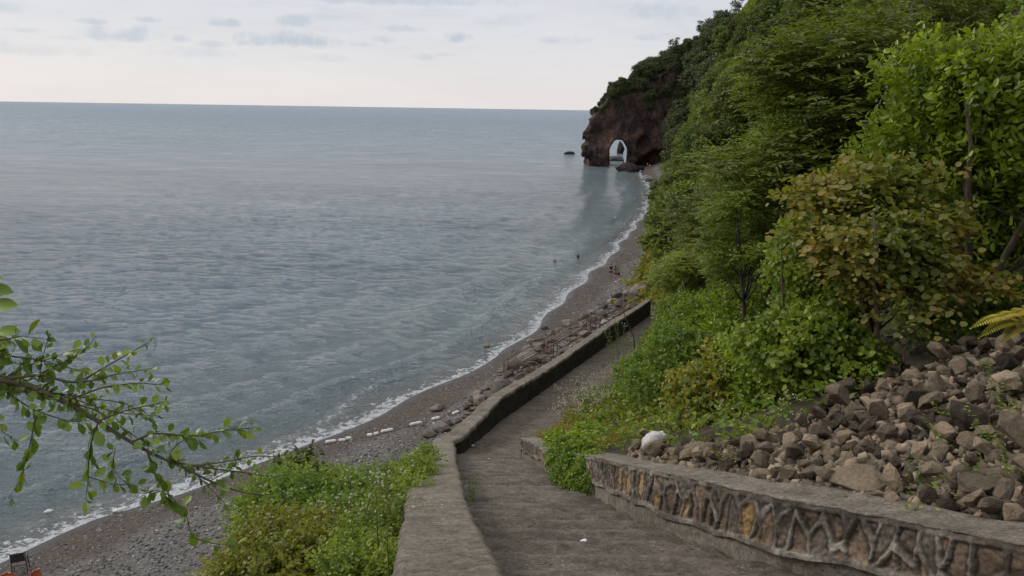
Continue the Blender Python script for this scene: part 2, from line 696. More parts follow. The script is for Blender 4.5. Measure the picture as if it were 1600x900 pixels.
MAT['fern'] = leaf_mat('fern_leaf', [(0, (.20, .22, .03)), (1, (.36, .33, .05))])
MAT['red_leaf'] = leaf_mat('red_leaf', [(0, (.22, .03, .02)), (1, (.35, .07, .04))])
MAT['flower'] = leaf_mat('pale_flower', [(0, (.35, .32, .26)), (1, (.60, .57, .50))], trans=.3)
MAT['dry'] = leaf_mat('dry_leaf', [(0, (.10, .07, .04)), (.6, (.17, .13, .07)), (1, (.24, .20, .11))], trans=.15)


def bark(name, c1, c2):
    m, nt, N, L, b = new_mat(name)
    n = nnoise(N, L, ncoord(N, L, 'Object', (1, 1, .25)), 14, 6, .65)
    L(nramp(N, L, n, [(.3, c1), (.7, c2)]), b.inputs['Base Color'])
    b.inputs['Roughness'].default_value = .9
    L(nbump(N, L, n, .6, .02), b.inputs['Normal'])
    return m


MAT['bark'] = bark('dark_bark', (.025, .020, .016), (.075, .06, .048))
MAT['stem'] = bark('green_stem', (.06, .08, .02), (.13, .14, .04))
MAT['twig'] = bark('brown_twig', (.05, .038, .022), (.11, .085, .05))


def rock_mat(name, stops, scale=1.4, bump=.6, bdist=.05, speck=True, rough=.88, rnd=.3):
    m, nt, N, L, b = new_mat(name)
    vec = ncoord(N, L, 'Object')
    oi = N('ShaderNodeObjectInfo')
    va = N('ShaderNodeVectorMath')
    va.operation = 'ADD'
    cmb = N('ShaderNodeCombineXYZ')
    for i in range(3):
        L(nmath(N, L, 'MULTIPLY', oi.outputs['Random'], 37.0 + i * 11), cmb.inputs[i])
    L(vec, va.inputs[0])
    L(cmb.outputs[0], va.inputs[1])
    v = va.outputs[0]
    n = nnoise(N, L, v, scale, 8, .65)
    f = nmath(N, L, 'ADD', nmath(N, L, 'MULTIPLY', n, 1 - rnd), nmath(N, L, 'MULTIPLY', oi.outputs['Random'], rnd))
    col = nramp(N, L, f, stops)
    n2 = nnoise(N, L, v, scale * 9, 6, .7)
    col = nmix(N, L, 1.0, col, nramp(N, L, n2, [(.3, (.6, .6, .6)), (.7, (1.25, 1.22, 1.2))]), 'MULTIPLY')
    r2 = nmath(N, L, 'FRACT', nmath(N, L, 'MULTIPLY', oi.outputs['Random'], 5.77))
    hs = N('ShaderNodeHueSaturation')
    L(col, hs.inputs['Color'])
    L(nmap(N, L, r2, 0, 1, .5, 1.35), hs.inputs['Value'])
    L(hs.outputs[0], b.inputs['Base Color'])
    b.inputs['Roughness'].default_value = rough
    b.inputs['Specular IOR Level'].default_value = .25
    nb = nbump(N, L, n2, bump, bdist * .4)
    L(nbump(N, L, nnoise(N, L, v, scale * 3, 6, .6), bump, bdist, nb), b.inputs['Normal'])
    return m


MAT['rubble'] = rock_mat('rubble_stone', [(.24, (.055, .042, .028)), (.42, (.120, .092, .062)), (.56, (.195, .150, .102)), (.72, (.29, .225, .15)), (.86, (.36, .21, .10))], 2.2, rnd=.42)
MAT['boulder'] = rock_mat('boulder_stone', [(.25, (.060, .050, .040)), (.5, (.145, .120, .098)), (.75, (.27, .23, .19))], 0.8, bdist=.1)
MAT['grey_boulder'] = rock_mat('grey_boulder_stone', [(.25, (.10, .088, .08)), (.5, (.19, .17, .15)), (.75, (.30, .27, .24))], 0.8, bdist=.1)
MAT['dark_rock'] = rock_mat('dark_sea_rock', [(.25, (.012, .010, .011)), (.55, (.035, .028, .027)), (.8, (.085, .062, .05))], .5, bdist=.3, rough=.6)
MAT['white_rock'] = rock_mat('white_rock', [(.3, (.25, .26, .26)), (.7, (.5, .52, .52))], .8)


def cliff_mat():
    m, nt, N, L, b = new_mat('cliff_rock')
    v = ncoord(N, L, 'Object', (1, 1, .8))
    n = nnoise(N, L, v, .16, 8, .62, .6)
    col = nramp(N, L, n, [(.3, (.024, .019, .018)), (.46, (.060, .042, .037)), (.58, (.115, .072, .056)), (.72, (.18, .122, .095))])
    n2 = nnoise(N, L, v, .9, 8, .7, .4)
    col = nmix(N, L, 1.0, col, nramp(N, L, n2, [(.32, (.42, .42, .44)), (.52, (.95, .95, .95)), (.7, (1.7, 1.6, 1.5))]), 'MULTIPLY')
    pale = nmap(N, L, nnoise(N, L, v, .5, 6, .75, 1.0), .63, .68)
    col = nmix(N, L, nmath(N, L, 'MULTIPLY', pale, .55), col, (.22, .19, .16))
    L(col, b.inputs['Base Color'])
    b.inputs['Roughness'].default_value = .9
    b.inputs['Specular IOR Level'].default_value = .2
    nb = nbump(N, L, nnoise(N, L, v, .8, 9, .72), 1.0, 1.4)
    L(nb, b.inputs['Normal'])
    return m


MAT['cliff'] = cliff_mat()


def concrete_mat(name, stops, scale=1.0, bump=.5, specks=.5, dirt=True, step=False):
    m, nt, N, L, b = new_mat(name)
    v = ncoord(N, L, 'Object')
    n = nnoise(N, L, v, 1.1 * scale, 8, .68, .3)
    col = nramp(N, L, n, stops)
    fine = nnoise(N, L, v, 26 * scale, 6, .85)
    col = nmix(N, L, 1.0, col, nramp(N, L, fine, [(.33, (.40, .39, .37)), (.5, (.98, .98, .98)), (.68, (1.75, 1.72, 1.65))]), 'MULTIPLY')
    mid = nnoise(N, L, v, 6 * scale, 7, .75)
    col = nmix(N, L, 1.0, col, nramp(N, L, mid, [(.35, (.62, .61, .60)), (.65, (1.28, 1.25, 1.2))]), 'MULTIPLY')
    vo = N('ShaderNodeTexVoronoi')
    vo.inputs['Scale'].default_value = 16 * scale
    L(v, vo.inputs['Vector'])
    spk = nmath(N, L, 'MULTIPLY', nmap(N, L, vo.outputs['Distance'], .20, .12), nmap(N, L, nnoise(N, L, v, 3, 3), .50, .58))
    col = nmix(N, L, nmath(N, L, 'MULTIPLY', spk, specks), col, (.36, .34, .30))
    pit = nmap(N, L, nnoise(N, L, v, 11 * scale, 3, .6), .32, .27, 0, 1, True)
    col = nmix(N, L, nmath(N, L, 'MULTIPLY', pit, .75), col, (.030, .025, .020))
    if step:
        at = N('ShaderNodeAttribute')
        at.attribute_name = 'step_tone'
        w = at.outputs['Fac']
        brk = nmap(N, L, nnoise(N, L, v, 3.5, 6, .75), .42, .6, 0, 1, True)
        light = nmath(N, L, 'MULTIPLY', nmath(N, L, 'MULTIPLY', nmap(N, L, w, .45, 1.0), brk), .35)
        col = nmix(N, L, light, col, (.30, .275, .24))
        dark = nmath(N, L, 'MULTIPLY', nmath(N, L, 'MULTIPLY', nmap(N, L, w, -.25, -1.0), nmap(N, L, nnoise(N, L, v, 2.2, 6, .7), .38, .6, .1, 1, True)), .75)  # darker at the inner step corners and along the path sides
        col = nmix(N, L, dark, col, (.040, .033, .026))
    L(col, b.inputs['Base Color'])
    b.inputs['Roughness'].default_value = .93
    b.inputs['Specular IOR Level'].default_value = .2
    nb = nbump(N, L, fine, bump, .02)
    L(nbump(N, L, mid, bump, .05, nb), b.inputs['Normal'])
    return m


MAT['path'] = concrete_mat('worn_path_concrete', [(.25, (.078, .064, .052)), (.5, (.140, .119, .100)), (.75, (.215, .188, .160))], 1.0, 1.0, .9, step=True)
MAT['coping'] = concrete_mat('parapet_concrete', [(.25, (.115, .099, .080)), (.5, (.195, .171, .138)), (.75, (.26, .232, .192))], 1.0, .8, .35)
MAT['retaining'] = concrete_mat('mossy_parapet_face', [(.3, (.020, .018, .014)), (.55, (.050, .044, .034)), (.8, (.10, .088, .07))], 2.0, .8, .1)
MAT['plinth'] = concrete_mat('plinth_concrete', [(.25, (.09, .08, .066)), (.5, (.17, .152, .125)), (.75, (.25, .225, .19))], 1.3, .4, .2)


def attr_mat(name, rough=.85, bump=.5, bscale=30, fine=(.55, 1.5)):
    m, nt, N, L, b = new_mat(name)
    a = N('ShaderNodeAttribute')
    a.attribute_name = 'Col'
    v = ncoord(N, L, 'Object')
    n = nnoise(N, L, v, bscale, 6, .7)
    n2 = nnoise(N, L, v, bscale * .25, 5, .6)
    col = nmix(N, L, 1.0, a.outputs['Color'], nramp(N, L, n, [(.3, (fine[0],) * 3), (.7, (fine[1],) * 3)]), 'MULTIPLY')
    col = nmix(N, L, 1.0, col, nramp(N, L, n2, [(.3, (.7, .7, .7)), (.7, (1.2, 1.2, 1.2))]), 'MULTIPLY')
    L(col, b.inputs['Base Color'])
    b.inputs['Roughness'].default_value = rough
    b.inputs['Specular IOR Level'].default_value = .25
    L(nbump(N, L, n, bump, .01), b.inputs['Normal'])
    return m


MAT['veneer'] = attr_mat('stone_veneer', bscale=26)


def plain_mat(name, col, rough=.6, metal=0.0, var=.25, scale=8):
    m, nt, N, L, b = new_mat(name)
    n = nnoise(N, L, ncoord(N, L, 'Object'), scale, 5, .6)
    c1 = tuple(c * (1 - var) for c in col)
    c2 = tuple(min(1, c * (1 + var)) for c in col)
    L(nramp(N, L, n, [(.3, c1), (.7, c2)]), b.inputs['Base Color'])
    b.inputs['Roughness'].default_value = rough
    b.inputs['Metallic'].default_value = metal
    return m


MAT['rust'] = plain_mat('rusty_iron', (.085, .036, .026), .85, 0, .6, 4)
MAT['dark_iron'] = plain_mat('dark_iron', (.035, .028, .026), .6)
MAT['white_foam'] = plain_mat('white_float', (.62, .60, .55), .6)
MAT['sack'] = plain_mat('white_sack', (.46, .42, .41), .7, 0, .3, 9)
MAT['orange'] = plain_mat('orange_plastic', (.38, .10, .035), .45, 0, .15)
MAT['skin'] = plain_mat('skin', (.42, .24, .17), .55, 0, .08)
MAT['hair'] = plain_mat('dark_hair', (.015, .011, .010), .6)
MAT['black_cloth'] = plain_mat('black_cloth', (.012, .012, .014), .85)
MAT['green_cloth'] = plain_mat('green_cloth', (.05, .14, .11), .85)
MAT['maroon_cloth'] = plain_mat('maroon_cloth', (.07, .012, .018), .85)
MAT['paper'] = plain_mat('pale_litter', (.6, .6, .6), .6)
MAT['blue_plastic'] = plain_mat('pale_blue_plastic', (.45, .50, .55), .4)


# ------------------------------------------------------------------ ground
def terrain_mat():
    m, nt, N, L, b = new_mat('beach_and_soil')
    v = ncoord(N, L, 'Object')
    a = N('ShaderNodeAttribute')
    a.attribute_name = 'shore'
    z = N('ShaderNodeAttribute')
    z.attribute_name = 'soil'
    shore = a.outputs['Fac']
    wob = nnoise(N, L, v, .5, 4, .6)
    sh = nmath(N, L, 'ADD', shore, nmath(N, L, 'MULTIPLY', nmath(N, L, 'SUBTRACT', wob, .5), 2.4))
    # dry grey shingle, dark brown damp shingle, wet edge
    grain = nnoise(N, L, v, 5.5, 6, .8)
    dry = nramp(N, L, grain, [(.28, (.045, .041, .037)), (.5, (.140, .130, .118)), (.72, (.30, .285, .265))])
    damp = nramp(N, L, grain, [(.3, (.035, .027, .022)), (.5, (.088, .069, .057)), (.72, (.16, .13, .11))])
    wet = nramp(N, L, grain, [(.3, (.030, .026, .025)), (.7, (.062, .056, .053))])
    band = nnoise(N, L, ncoord(N, L, 'Object', (.35, .12, .3), .5), 1.0, 4, .6)
    c = nmix(N, L, nmap(N, L, sh, 3.2, 5.5, 0, 1, True), damp, dry)
    c = nmix(N, L, nmap(N, L, band, .54, .66, 0, .55, True), c, damp)
    wetf = nmap(N, L, sh, 1.0, .3, 0, 1, True)
    c = nmix(N, L, wetf, c, wet)
    soiln = nnoise(N, L, v, 2.5, 7, .7)
    soil = nramp(N, L, soiln, [(.3, (.030, .024, .016)), (.55, (.070, .055, .036)), (.75, (.13, .10, .07))])
    c = nmix(N, L, z.outputs['Fac'], c, soil)
    L(c, b.inputs['Base Color'])
    L(nmap(N, L, wetf, 0, 1, .9, .35), b.inputs['Roughness'])
    b.inputs['Specular IOR Level'].default_value = .3
    vo = N('ShaderNodeTexVoronoi')
    vo.inputs['Scale'].default_value = 4.0
    L(v, vo.inputs['Vector'])
    nb = nbump(N, L, vo.outputs['Distance'], .5, .12)
    L(nbump(N, L, grain, .9, .16, nb), b.inputs['Normal'])
    return m


def axis(lo, hi, fine0, fine1, step, growth, maxstep):
    c = list(np.arange(fine0, fine1 + 1e-6, step))
    s = step
    p = fine1
    while p < hi:
        s = min(s * growth, maxstep)
        p += s
        c.append(p)
    s = step
    p = fine0
    while p > lo:
        s = min(s * growth, maxstep)
        p -= s
        c.insert(0, p)
    return np.array(c)


def build_terrain():
    X = axis(-170, 330, -5, 14, .2, 1.03, 4)
    Y = axis(-45, 460, -1, 56, .2, 1.02, 3)
    gx, gy = np.meshgrid(X, Y, indexing='ij')
    z = ground(gx, gy)
    V = np.stack([gx.ravel(), gy.ravel(), z.ravel()], 1)
    d = shore_d(gx, gy)
    bz = beach_z(d)
    soil = sstep(.12, .5, z - bz)
    soil = np.where(gy > 300, np.maximum(soil, .3), soil)
    me = mesh_np('ground', V, grid_faces(len(X), len(Y))[:, ::-1], terrain_mat(), True, {'shore': d.ravel(), 'soil': soil.ravel()})
    # from above the winding must face up
    if me.polygons[0].normal.z < 0:
        me.flip_normals()
    o = link('ground', me)
    tag(o, 'dark shingle beach rising into the green hillside and bank', None, None, 'structure')


build_terrain()


SEA_BUMP = 1.05


def sea_mat():
    m, nt, N, L, b = new_mat('sea_water')
    a = N('ShaderNodeAttribute')
    a.attribute_name = 'shore'
    cr = N('ShaderNodeAttribute')
    cr.attribute_name = 'crest'
    ra = N('ShaderNodeAttribute')
    ra.attribute_name = 'ripple'
    d = a.outputs['Fac']
    v = ncoord(N, L, 'Object')
    # colour: dark blue-grey offshore, greener over the shallow bed
    big = nnoise(N, L, ncoord(N, L, 'Object', (.012, .03, 1)), 1.0, 4, .6)
    deep = nramp(N, L, big, [(.35, (.074, .120, .162)), (.65, (.102, .154, .194))])
    shal = (.145, .185, .195)
    c = nmix(N, L, nmap(N, L, d, -38, -5, 0, 1, True), deep, shal)
    c = nmix(N, L, nmap(N, L, d, -5, -.5, 0, .8, True), c, (.16, .16, .15))
    # foam at the edge: lacy, broken
    f1 = nnoise(N, L, v, 1.7, 7, .72, .8)
    edge = nmap(N, L, d, -3.6, .3, -.52, .60)
    foam1 = nmap(N, L, nmath(N, L, 'ADD', edge, nmath(N, L, 'MULTIPLY', nmath(N, L, 'SUBTRACT', f1, .5), 2.6)), .28, .42, 0, 1, True)
    lace = nnoise(N, L, v, 5.0, 5, .8, 1.2)
    foam1 = nmath(N, L, 'MULTIPLY', foam1, nmap(N, L, lace, .36, .5, .25, 1, True))
    f2 = nmath(N, L, 'MULTIPLY', nmap(N, L, nmath(N, L, 'ADD', cr.outputs['Fac'], nmath(N, L, 'MULTIPLY', nmath(N, L, 'SUBTRACT', f1, .5), 2.6)), .80, 1.0, 0, .8, True), nmap(N, L, lace, .4, .55, .2, 1, True))
    foam = nmath(N, L, 'MAXIMUM', foam1, f2)
    c = nmix(N, L, foam, c, (.62, .64, .66))
    L(c, b.inputs['Base Color'])
    # ripples too fine to resolve offshore act as surface roughness
    L(nmath(N, L, 'MAXIMUM', nmath(N, L, 'MULTIPLY', ra.outputs['Fac'], nmap(N, L, nnoise(N, L, ncoord(N, L, 'Object', (.045, .10, 1), R(5)), 1.0, 7, .75), .34, .66, .62, 1.35)), nmath(N, L, 'MULTIPLY', foam, .8)), b.inputs['Roughness'])
    b.inputs['IOR'].default_value = 1.33
    v1 = ncoord(N, L, 'Object', (.6, 1.25, 1), R(-14))
    v2 = ncoord(N, L, 'Object', (.75, 1.35, 1), R(24))
    n1 = nnoise(N, L, v1, .60, 4, .62, .5)
    n2 = nnoise(N, L, v2, 1.7, 4, .66, .4)
    n3 = nnoise(N, L, v, 4.6, 4, .7, .2)
    gust = nmap(N, L, nnoise(N, L, ncoord(N, L, 'Object', (.008, .028, 1), R(8)), 1.0, 3, .6), .35, .65, .65, 1.15)
    h = nmath(N, L, 'ADD', nmath(N, L, 'MULTIPLY', n1, .85), nmath(N, L, 'ADD', nmath(N, L, 'MULTIPLY', n2, .85), nmath(N, L, 'MULTIPLY', n3, .36)))
    h = nmath(N, L, 'MULTIPLY', h, gust)
    L(nbump(N, L, h, 1.0, SEA_BUMP), b.inputs['Normal'])
    return m


def build_sea():
    X = axis(-42000, 42000, -48, 60, .45, 1.035, 6000)
    Y = axis(-12000, 60000, 22, 130, .45, 1.022, 6000)
    X = X[(X < 2) | (X >= 2)]
    gx, gy = np.meshgrid(X, Y, indexing='ij')
    d = shore_d(gx, gy)
    d = np.where(gy > 330, np.minimum(d, -60 - (gy - 330) * 3), d)
    near = sstep(420, 120, np.hypot(gx, gy))
    # crests roughly parallel to the shore near it, then breaking up
    yy = gy + 3.5 * fbm(gx * .03, gy * .03, seed=31)
    w = 0.10 * np.sin(d * 2 * math.pi / 7.5 + 2.2 * fbm(gx * .07, gy * .07, seed=33)) * sstep(-60, -8, d)
    w += 0.09 * fbm(gx * .22, yy * .42, seed=35, octv=3)
    w += 0.05 * fbm(gx * .7 + gy * .3, gy * 1.1, seed=36, octv=2)
    crest = np.zeros_like(gx)
    al = fbm(gy * .05, gy * 0 + 2.0, seed=41)
    for k, (pos, wid, amp) in enumerate([(-2.6, .75, .22), (-6.5, 1.0, .26), (-12.0, 1.6, .16)]):
        dd = d - pos - 1.6 * vnoise(gy * .07, gx * 0 + k, seed=50 + k)
        prof = np.exp(-(dd / wid) ** 2)
        part = sstep(.05, .5, vnoise(gy * .045 + k * 9, gx * 0 + 4, seed=60 + k))
        w += amp * prof * part
        if k < 2:
            crest = np.maximum(crest, np.exp(-((dd - .35) / (wid * .55)) ** 2) * part * (1.0 if k == 0 else .78))
    fade = sstep(0.8, -2.5, d) * .9 + .1
    z = 0.02 + w * near * fade
    # keep the sheet below the land
    z = np.where(d > 3, -0.6, np.where(d > 1.0, 0.02 - 0.31 * (d - 1), z))
    V = np.stack([gx.ravel(), gy.ravel(), z.ravel()], 1)
    F = grid_faces(len(X), len(Y))[:, ::-1]
    # no water sheet under the hill
    keep = (d.ravel()[F].min(1) < 6)
    F = F[keep]
    me = mesh_np('sea', V, F, sea_mat(), True, {'shore': np.clip(d, -500, 50).ravel(), 'crest': crest.ravel(),
                  'ripple': np.interp(np.log(np.hypot(gx - 10, gy - 40) + 1), np.log([30, 90, 200, 400, 1200, 6000]), [.05, .07, .12, .22, .31, .33]).ravel()})
    if me.polygons[0].normal.z < 0:
        me.flip_normals()
    tag(link('sea', me), 'calm grey-blue sea with small ripples and foam at the edge', None, None, 'structure')


build_sea()


# ------------------------------------------------------------------ path
def build_path():
    Y = np.concatenate((np.arange(-7, -1, .25), np.arange(-1, 21, .035), np.arange(21, PEND[1] + 4, .2)))
    U = np.linspace(0, 1, 70)
    gy, gu = np.meshgrid(Y, U, indexing='ij')
    L = xl(gy) - .12
    Rr = xr(gy) + .12
    # beyond the right wall the paving runs under the weeds
    x = L + (Rr - L) * gu
    ph = gy / .62 + .25 * fbm(x * .8, gy * .15, seed=71) + .10 * x
    saw = ph - np.floor(ph)
    amp = .085 * sstep(20, 15, gy)
    tread = np.where(saw < .86, saw / .86, (1 - saw) / .14)
    z = zpath(gy) + amp * (tread - .5) + .014 * fbm(x * 3, gy * 3, seed=72) + .012 * fbm(x * 11, gy * 11, seed=73, octv=2)
    V = np.stack([x.ravel(), gy.ravel(), z.ravel()], 1)
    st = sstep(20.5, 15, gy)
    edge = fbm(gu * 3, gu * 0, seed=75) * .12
    step_tone = (sstep(.50, .84, saw) * sstep(.93, .86, saw) - sstep(.955, .99, saw) - sstep(.13, .0, saw) * .9) * st  # lighter on worn tread edges, darker at the foot of each riser
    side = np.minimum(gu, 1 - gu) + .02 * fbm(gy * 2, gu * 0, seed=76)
    step_tone = step_tone - .8 * sstep(.10, .03, side)
    me = mesh_np('path', V, grid_faces(len(Y), len(U)), MAT['path'], True, {'step_tone': step_tone.ravel()})
    if me.polygons[0].normal.z < 0:
        me.flip_normals()
    tag(link('path', me), 'worn brown concrete path of shallow steps going down to the beach', None, None, 'structure')


build_path()


def resample(P, step, extra=None):
    P = np.asarray(P, float)
    s = np.concatenate(([0], np.cumsum(np.linalg.norm(np.diff(P, axis=0), axis=1))))
    n = max(2, int(s[-1] / step))
    t = np.linspace(0, s[-1], n)
    Q = np.stack([np.interp(t, s, P[:, i]) for i in range(P.shape[1])], 1)
    if extra is not None:
        return Q, np.interp(t, s, extra), t
    return Q, t


def side_normals(Q):
    T = np.gradient(Q, axis=0)
    T /= np.linalg.norm(T, axis=1)[:, None] + 1e-9
    return np.stack([T[:, 1], -T[:, 0]], 1), T      # right-hand normal


def chaikin(P, h, n=1):
    P = np.column_stack((P, h))
    for _ in range(n):
        Q = [P[0]]
        for a, b in zip(P[:-1], P[1:]):
            Q += [a * .75 + b * .25, a * .25 + b * .75]
        Q.append(P[-1])
        P = np.array(Q)
    return P[:, :2], P[:, 2]


def build_parapet():
    # near run, sharp bend, far run; top, inner face, outer face, ends
    root = empty('parapet_wall', (PLI[3, 0], PLI[3, 1], zpath(PLI[3, 1])), 'long low concrete parapet on the sea side of the path', 'wall')
    off = np.array([PLI[3, 0], PLI[3, 1], float(zpath(PLI[3, 1]))])
    Q, H, t = resample(PLI, .07, PTOP)
    Nn, T = side_normals(Q)
    # smooth normals over the bend a little (mitre)
    k = np.ones(7) / 7
    Nn = np.stack([np.convolve(np.pad(Nn[:, i], 3, 'edge'), k, 'valid') for i in range(2)], 1)
    Nn /= np.linalg.norm(Nn, axis=1)[:, None]
    th = thick(Q[:, 1])
    zb = zpath(Q[:, 1])
    nW = 16
    U = np.linspace(0, 1, nW)
    rows = []
    j = fbm(t * 1.2, 0 * t, seed=81)
    j2 = fbm(t * 5, 0 * t, seed=82)
    for i, u in enumerate(U):
        p = Q - Nn * (th * u)[:, None]
        e = 0.035 * j2 + .03 * j
        if i == 0:
            p = p + Nn * (e)[:, None]
        if i == nW - 1:
            p = p - Nn * (.035 * fbm(t * 4, 0 * t + 5, seed=83) + .05 * fbm(t * .8, 0 * t + 7, seed=84))[:, None]
        z = zb + H + .012 * fbm(p[:, 0] * 6, p[:, 1] * 6, seed=85) + .02 * fbm(p[:, 0], p[:, 1], seed=86)
        edge = 1 if i in (0, nW - 1) else 0
        z = z - .022 * edge - .02 * edge * np.abs(j2)
        rows.append(np.stack([p[:, 0], p[:, 1], z], 1))
    # inner lip then outer lip going down 7 cm: the coping slab
    lipi = rows[0].copy()
    lipi[:, 2] -= .07
    lipo = rows[-1].copy()
    lipo[:, 2] -= .07
    V = np.stack([lipi] + rows + [lipo], 0)
    V = V - off
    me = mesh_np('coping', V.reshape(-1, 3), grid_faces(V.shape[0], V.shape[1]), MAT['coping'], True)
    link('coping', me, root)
    # faces
    nz = 12

    def face(inner):
        rows = []
        for a in np.linspace(0, 1, nz):
            p = (Q - Nn * (.012 if inner else 0.0)) if inner else (Q - Nn * (th - .012)[:, None])
            if inner:
                p = p + Nn * 0
            z = zb - .25 + (H - .05 + .25) * a if inner else zb - .9 + (H - .05 + .9) * a
            bump = .035 * fbm(t * 3, z * 4, seed=90 + inner) + .02 * fbm(t * 9, z * 9, seed=92 + inner)
            p = p + Nn * (bump * (1 if inner else -1))[:, None]
            rows.append(np.stack([p[:, 0], p[:, 1], z], 1))
        return np.array(rows) - off
    A, B = face(1), face(0)
    V = np.concatenate((A, B[::-1]), 0)
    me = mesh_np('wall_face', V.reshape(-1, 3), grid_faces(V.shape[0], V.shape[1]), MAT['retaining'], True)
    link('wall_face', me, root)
    # far end cap
    i = -1
    a0, b0 = Q[i], Q[i] - Nn[i] * th[i]
    mb = MB()
    e = T[i] * .03
    P = [(a0[0], a0[1], zb[i] - .3), (b0[0], b0[1], zb[i] - .3), (b0[0], b0[1], zb[i] + H[i] - .03), (a0[0], a0[1], zb[i] + H[i] - .03)]
    P2 = [(p[0] + e[0], p[1] + e[1], p[2]) for p in P]
    mb.add([np.array(p) - off for p in P + P2], [(0, 1, 2, 3), (7, 6, 5, 4), (0, 4, 5, 1), (1, 5, 6, 2), (2, 6, 7, 3), (3, 7, 4, 0)])
    link('end_block', mb.mesh('end_block', MAT['coping']), root)


build_parapet()


def build_stone_wall():
    Pc, Hc = chaikin(RWF, RWH, 2)
    Q, H, t = resample(Pc, .014, Hc)
    Nn, T = side_normals(Q)      # Q runs from far to near; travelling -Y, right-hand normal points to -X (the path)
    k = np.ones(25) / 25
    Nn = np.stack([np.convolve(np.pad(Nn[:, i], 12, 'edge'), k, 'valid') for i in range(2)], 1)
    Nn /= np.linalg.norm(Nn, axis=1)[:, None]
    off = np.array([Q[len(Q) // 2, 0], Q[len(Q) // 2, 1], float(zpath(Q[len(Q) // 2, 1]))])
    root = empty('stone_wall', off, 'low stone-faced retaining wall with raised mortar joints below the rubble slope', 'wall')
    zb = zpath(Q[:, 1])
    top = H - .010 + .010 * fbm(t * 2.5, t * 0, seed=101)
    band = H * np.interp(t, [0, 6, 11], [.40, .34, .27]) + .045 * fbm(t * 1.8, t * 0, seed=102) + .015 * np.sin(t * 7)       # bottom edge of the stone facing
    # --- stone facing with raised joints
    nz = 44
    A = np.linspace(0, 1, nz)
    zz = band[:, None] + (top - band)[:, None] * A[None]
    uu = np.repeat(t[:, None], nz, 1)
    # stretched voronoi in (u, z)
    su, sz = 6.2, 2.9
    far = sstep(11, 4, t)          # the far stretch (t small) has narrow upright stones
    # warp
    wu = uu + .05 * fbm(uu * 5, zz * 5, seed=103)
    wz = zz + .05 * fbm(uu * 4, zz * 4, seed=104)
    # unified coordinate: integrate a varying stone density along the wall
    dens = np.interp(t, [0, 3, 6, 9, 14], [14.0, 12.0, 8.6, 6.6, 5.8])
    cu = np.concatenate(([0], np.cumsum((dens[1:] + dens[:-1]) / 2 * np.diff(t))))
    gu = cu[:, None] + (wu - uu) * 6
    gv = wz * 2.3 + .35 * vnoise(uu * 2.2, uu * 0, seed=99)
    iu, iv = np.floor(gu), np.floor(gv)
    F1 = np.full(gu.shape, 9.0)
    idc = np.zeros(gu.shape)
    bx, by = np.zeros(gu.shape), np.zeros(gu.shape)
    cand = []
    for a in (-2, -1, 0, 1, 2):
        for b in (-2, -1, 0, 1, 2):
            cx, cy = iu + a, iv + b
            px = cx + .5 + .49 * (2 * _hash(cx, cy, cx * 0, 5) - 1)
            py = cy + .5 + .49 * (2 * _hash(cx, cy, cx * 0, 6) - 1)
            dd = np.hypot(gu - px, gv - py)
            m1 = dd < F1
            idc = np.where(m1, _hash(cx, cy, cx * 0, 7), idc)
            bx, by = np.where(m1, px, bx), np.where(m1, py, by)
            F1 = np.where(m1, dd, F1)
            cand.append((px, py))
    ed = np.full(gu.shape, 9.0)
    for px, py in cand:
        vx, vy = px - bx, py - by
        ln = np.hypot(vx, vy)
        e = ((px + bx) / 2 - gu) * vx / np.maximum(ln, 1e-6) + ((py + by) / 2 - gv) * vy / np.maximum(ln, 1e-6)
        ed = np.where(ln > 1e-4, np.minimum(ed, e), ed)
    rib = sstep(.105, .045, ed + .03 * vnoise(uu * 9, zz * 9, seed=98))
    # ribs along top and bottom edge
    rib = np.maximum(rib, sstep(.055, .025, np.abs(zz - (band[:, None] + .018))))
    rib = np.maximum(rib, .9 * sstep(.05, .02, top[:, None] - .022 - zz))
    brk = vnoise(uu * 3.1, zz * 3.1, seed=105)
    ribh = .022 * rib * (0.72 + .4 * brk) + .006 * fbm(uu * 30, zz * 30, seed=107, octv=2)
    stoneh = .024 * (idc - .5) + .016 * fbm(uu * 14, zz * 14, seed=106)
    h = ribh + stoneh * (1 - rib) + .02
    P = Q[:, None, :] + Nn[:, None, :] * h[..., None]
    V = np.concatenate((P, (zb[:, None] + zz)[..., None]), 2)
    # close the sheet onto the wall body above and below
    c1 = np.array((.105, .078, .055))
    pal = np.array([(.075, .055, .042), (.115, .082, .058), (.095, .066, .047), (.175, .118, .062), (.145, .100, .066), (.22, .14, .062), (.085, .068, .052), (.10, .082, .066)])
    ci = np.clip((idc * len(pal)).astype(int), 0, len(pal) - 1)
    sc = pal[ci]
    mort = np.array((.165, .142, .114)) * (1 + .25 * brk[..., None])
    whit = .7 * sstep(0, .6, vnoise(uu * 7.3, zz * 9, seed=108))[..., None] * sstep(.6, 1, rib)[..., None]
    mort = mort * (1 - whit) + np.array((.36, .33, .28)) * whit
    groove = sstep(.24, .14, ed) * (1 - rib)
    col = sc * 1.7 * (1 - .6 * groove[..., None]) * (1 - rib[..., None]) + mort * rib[..., None]
    stain = (.62 + .55 * sstep(-.4, .5, fbm(uu * .9, zz * 1.5, seed=109)))[..., None]
    col = np.clip(col * stain, 0, 1)
    me = mesh_np('stone_facing', (V - off).reshape(-1, 3), grid_faces(len(t), nz), MAT['veneer'], True, {'Col': col.reshape(-1, 3)})
    link('stone_facing', me, root)
    # --- plain plinth
    nz2 = 12
    A = np.linspace(0, 1, nz2)
    sub = slice(None, None, 4)
    q, n2, tt, zbb, bb = Q[sub], Nn[sub], t[sub], zb[sub], band[sub]
    zz2 = -.3 + (bb[:, None] + .3 + .01) * A[None]
    batter = .015 * (1 - A)[None]
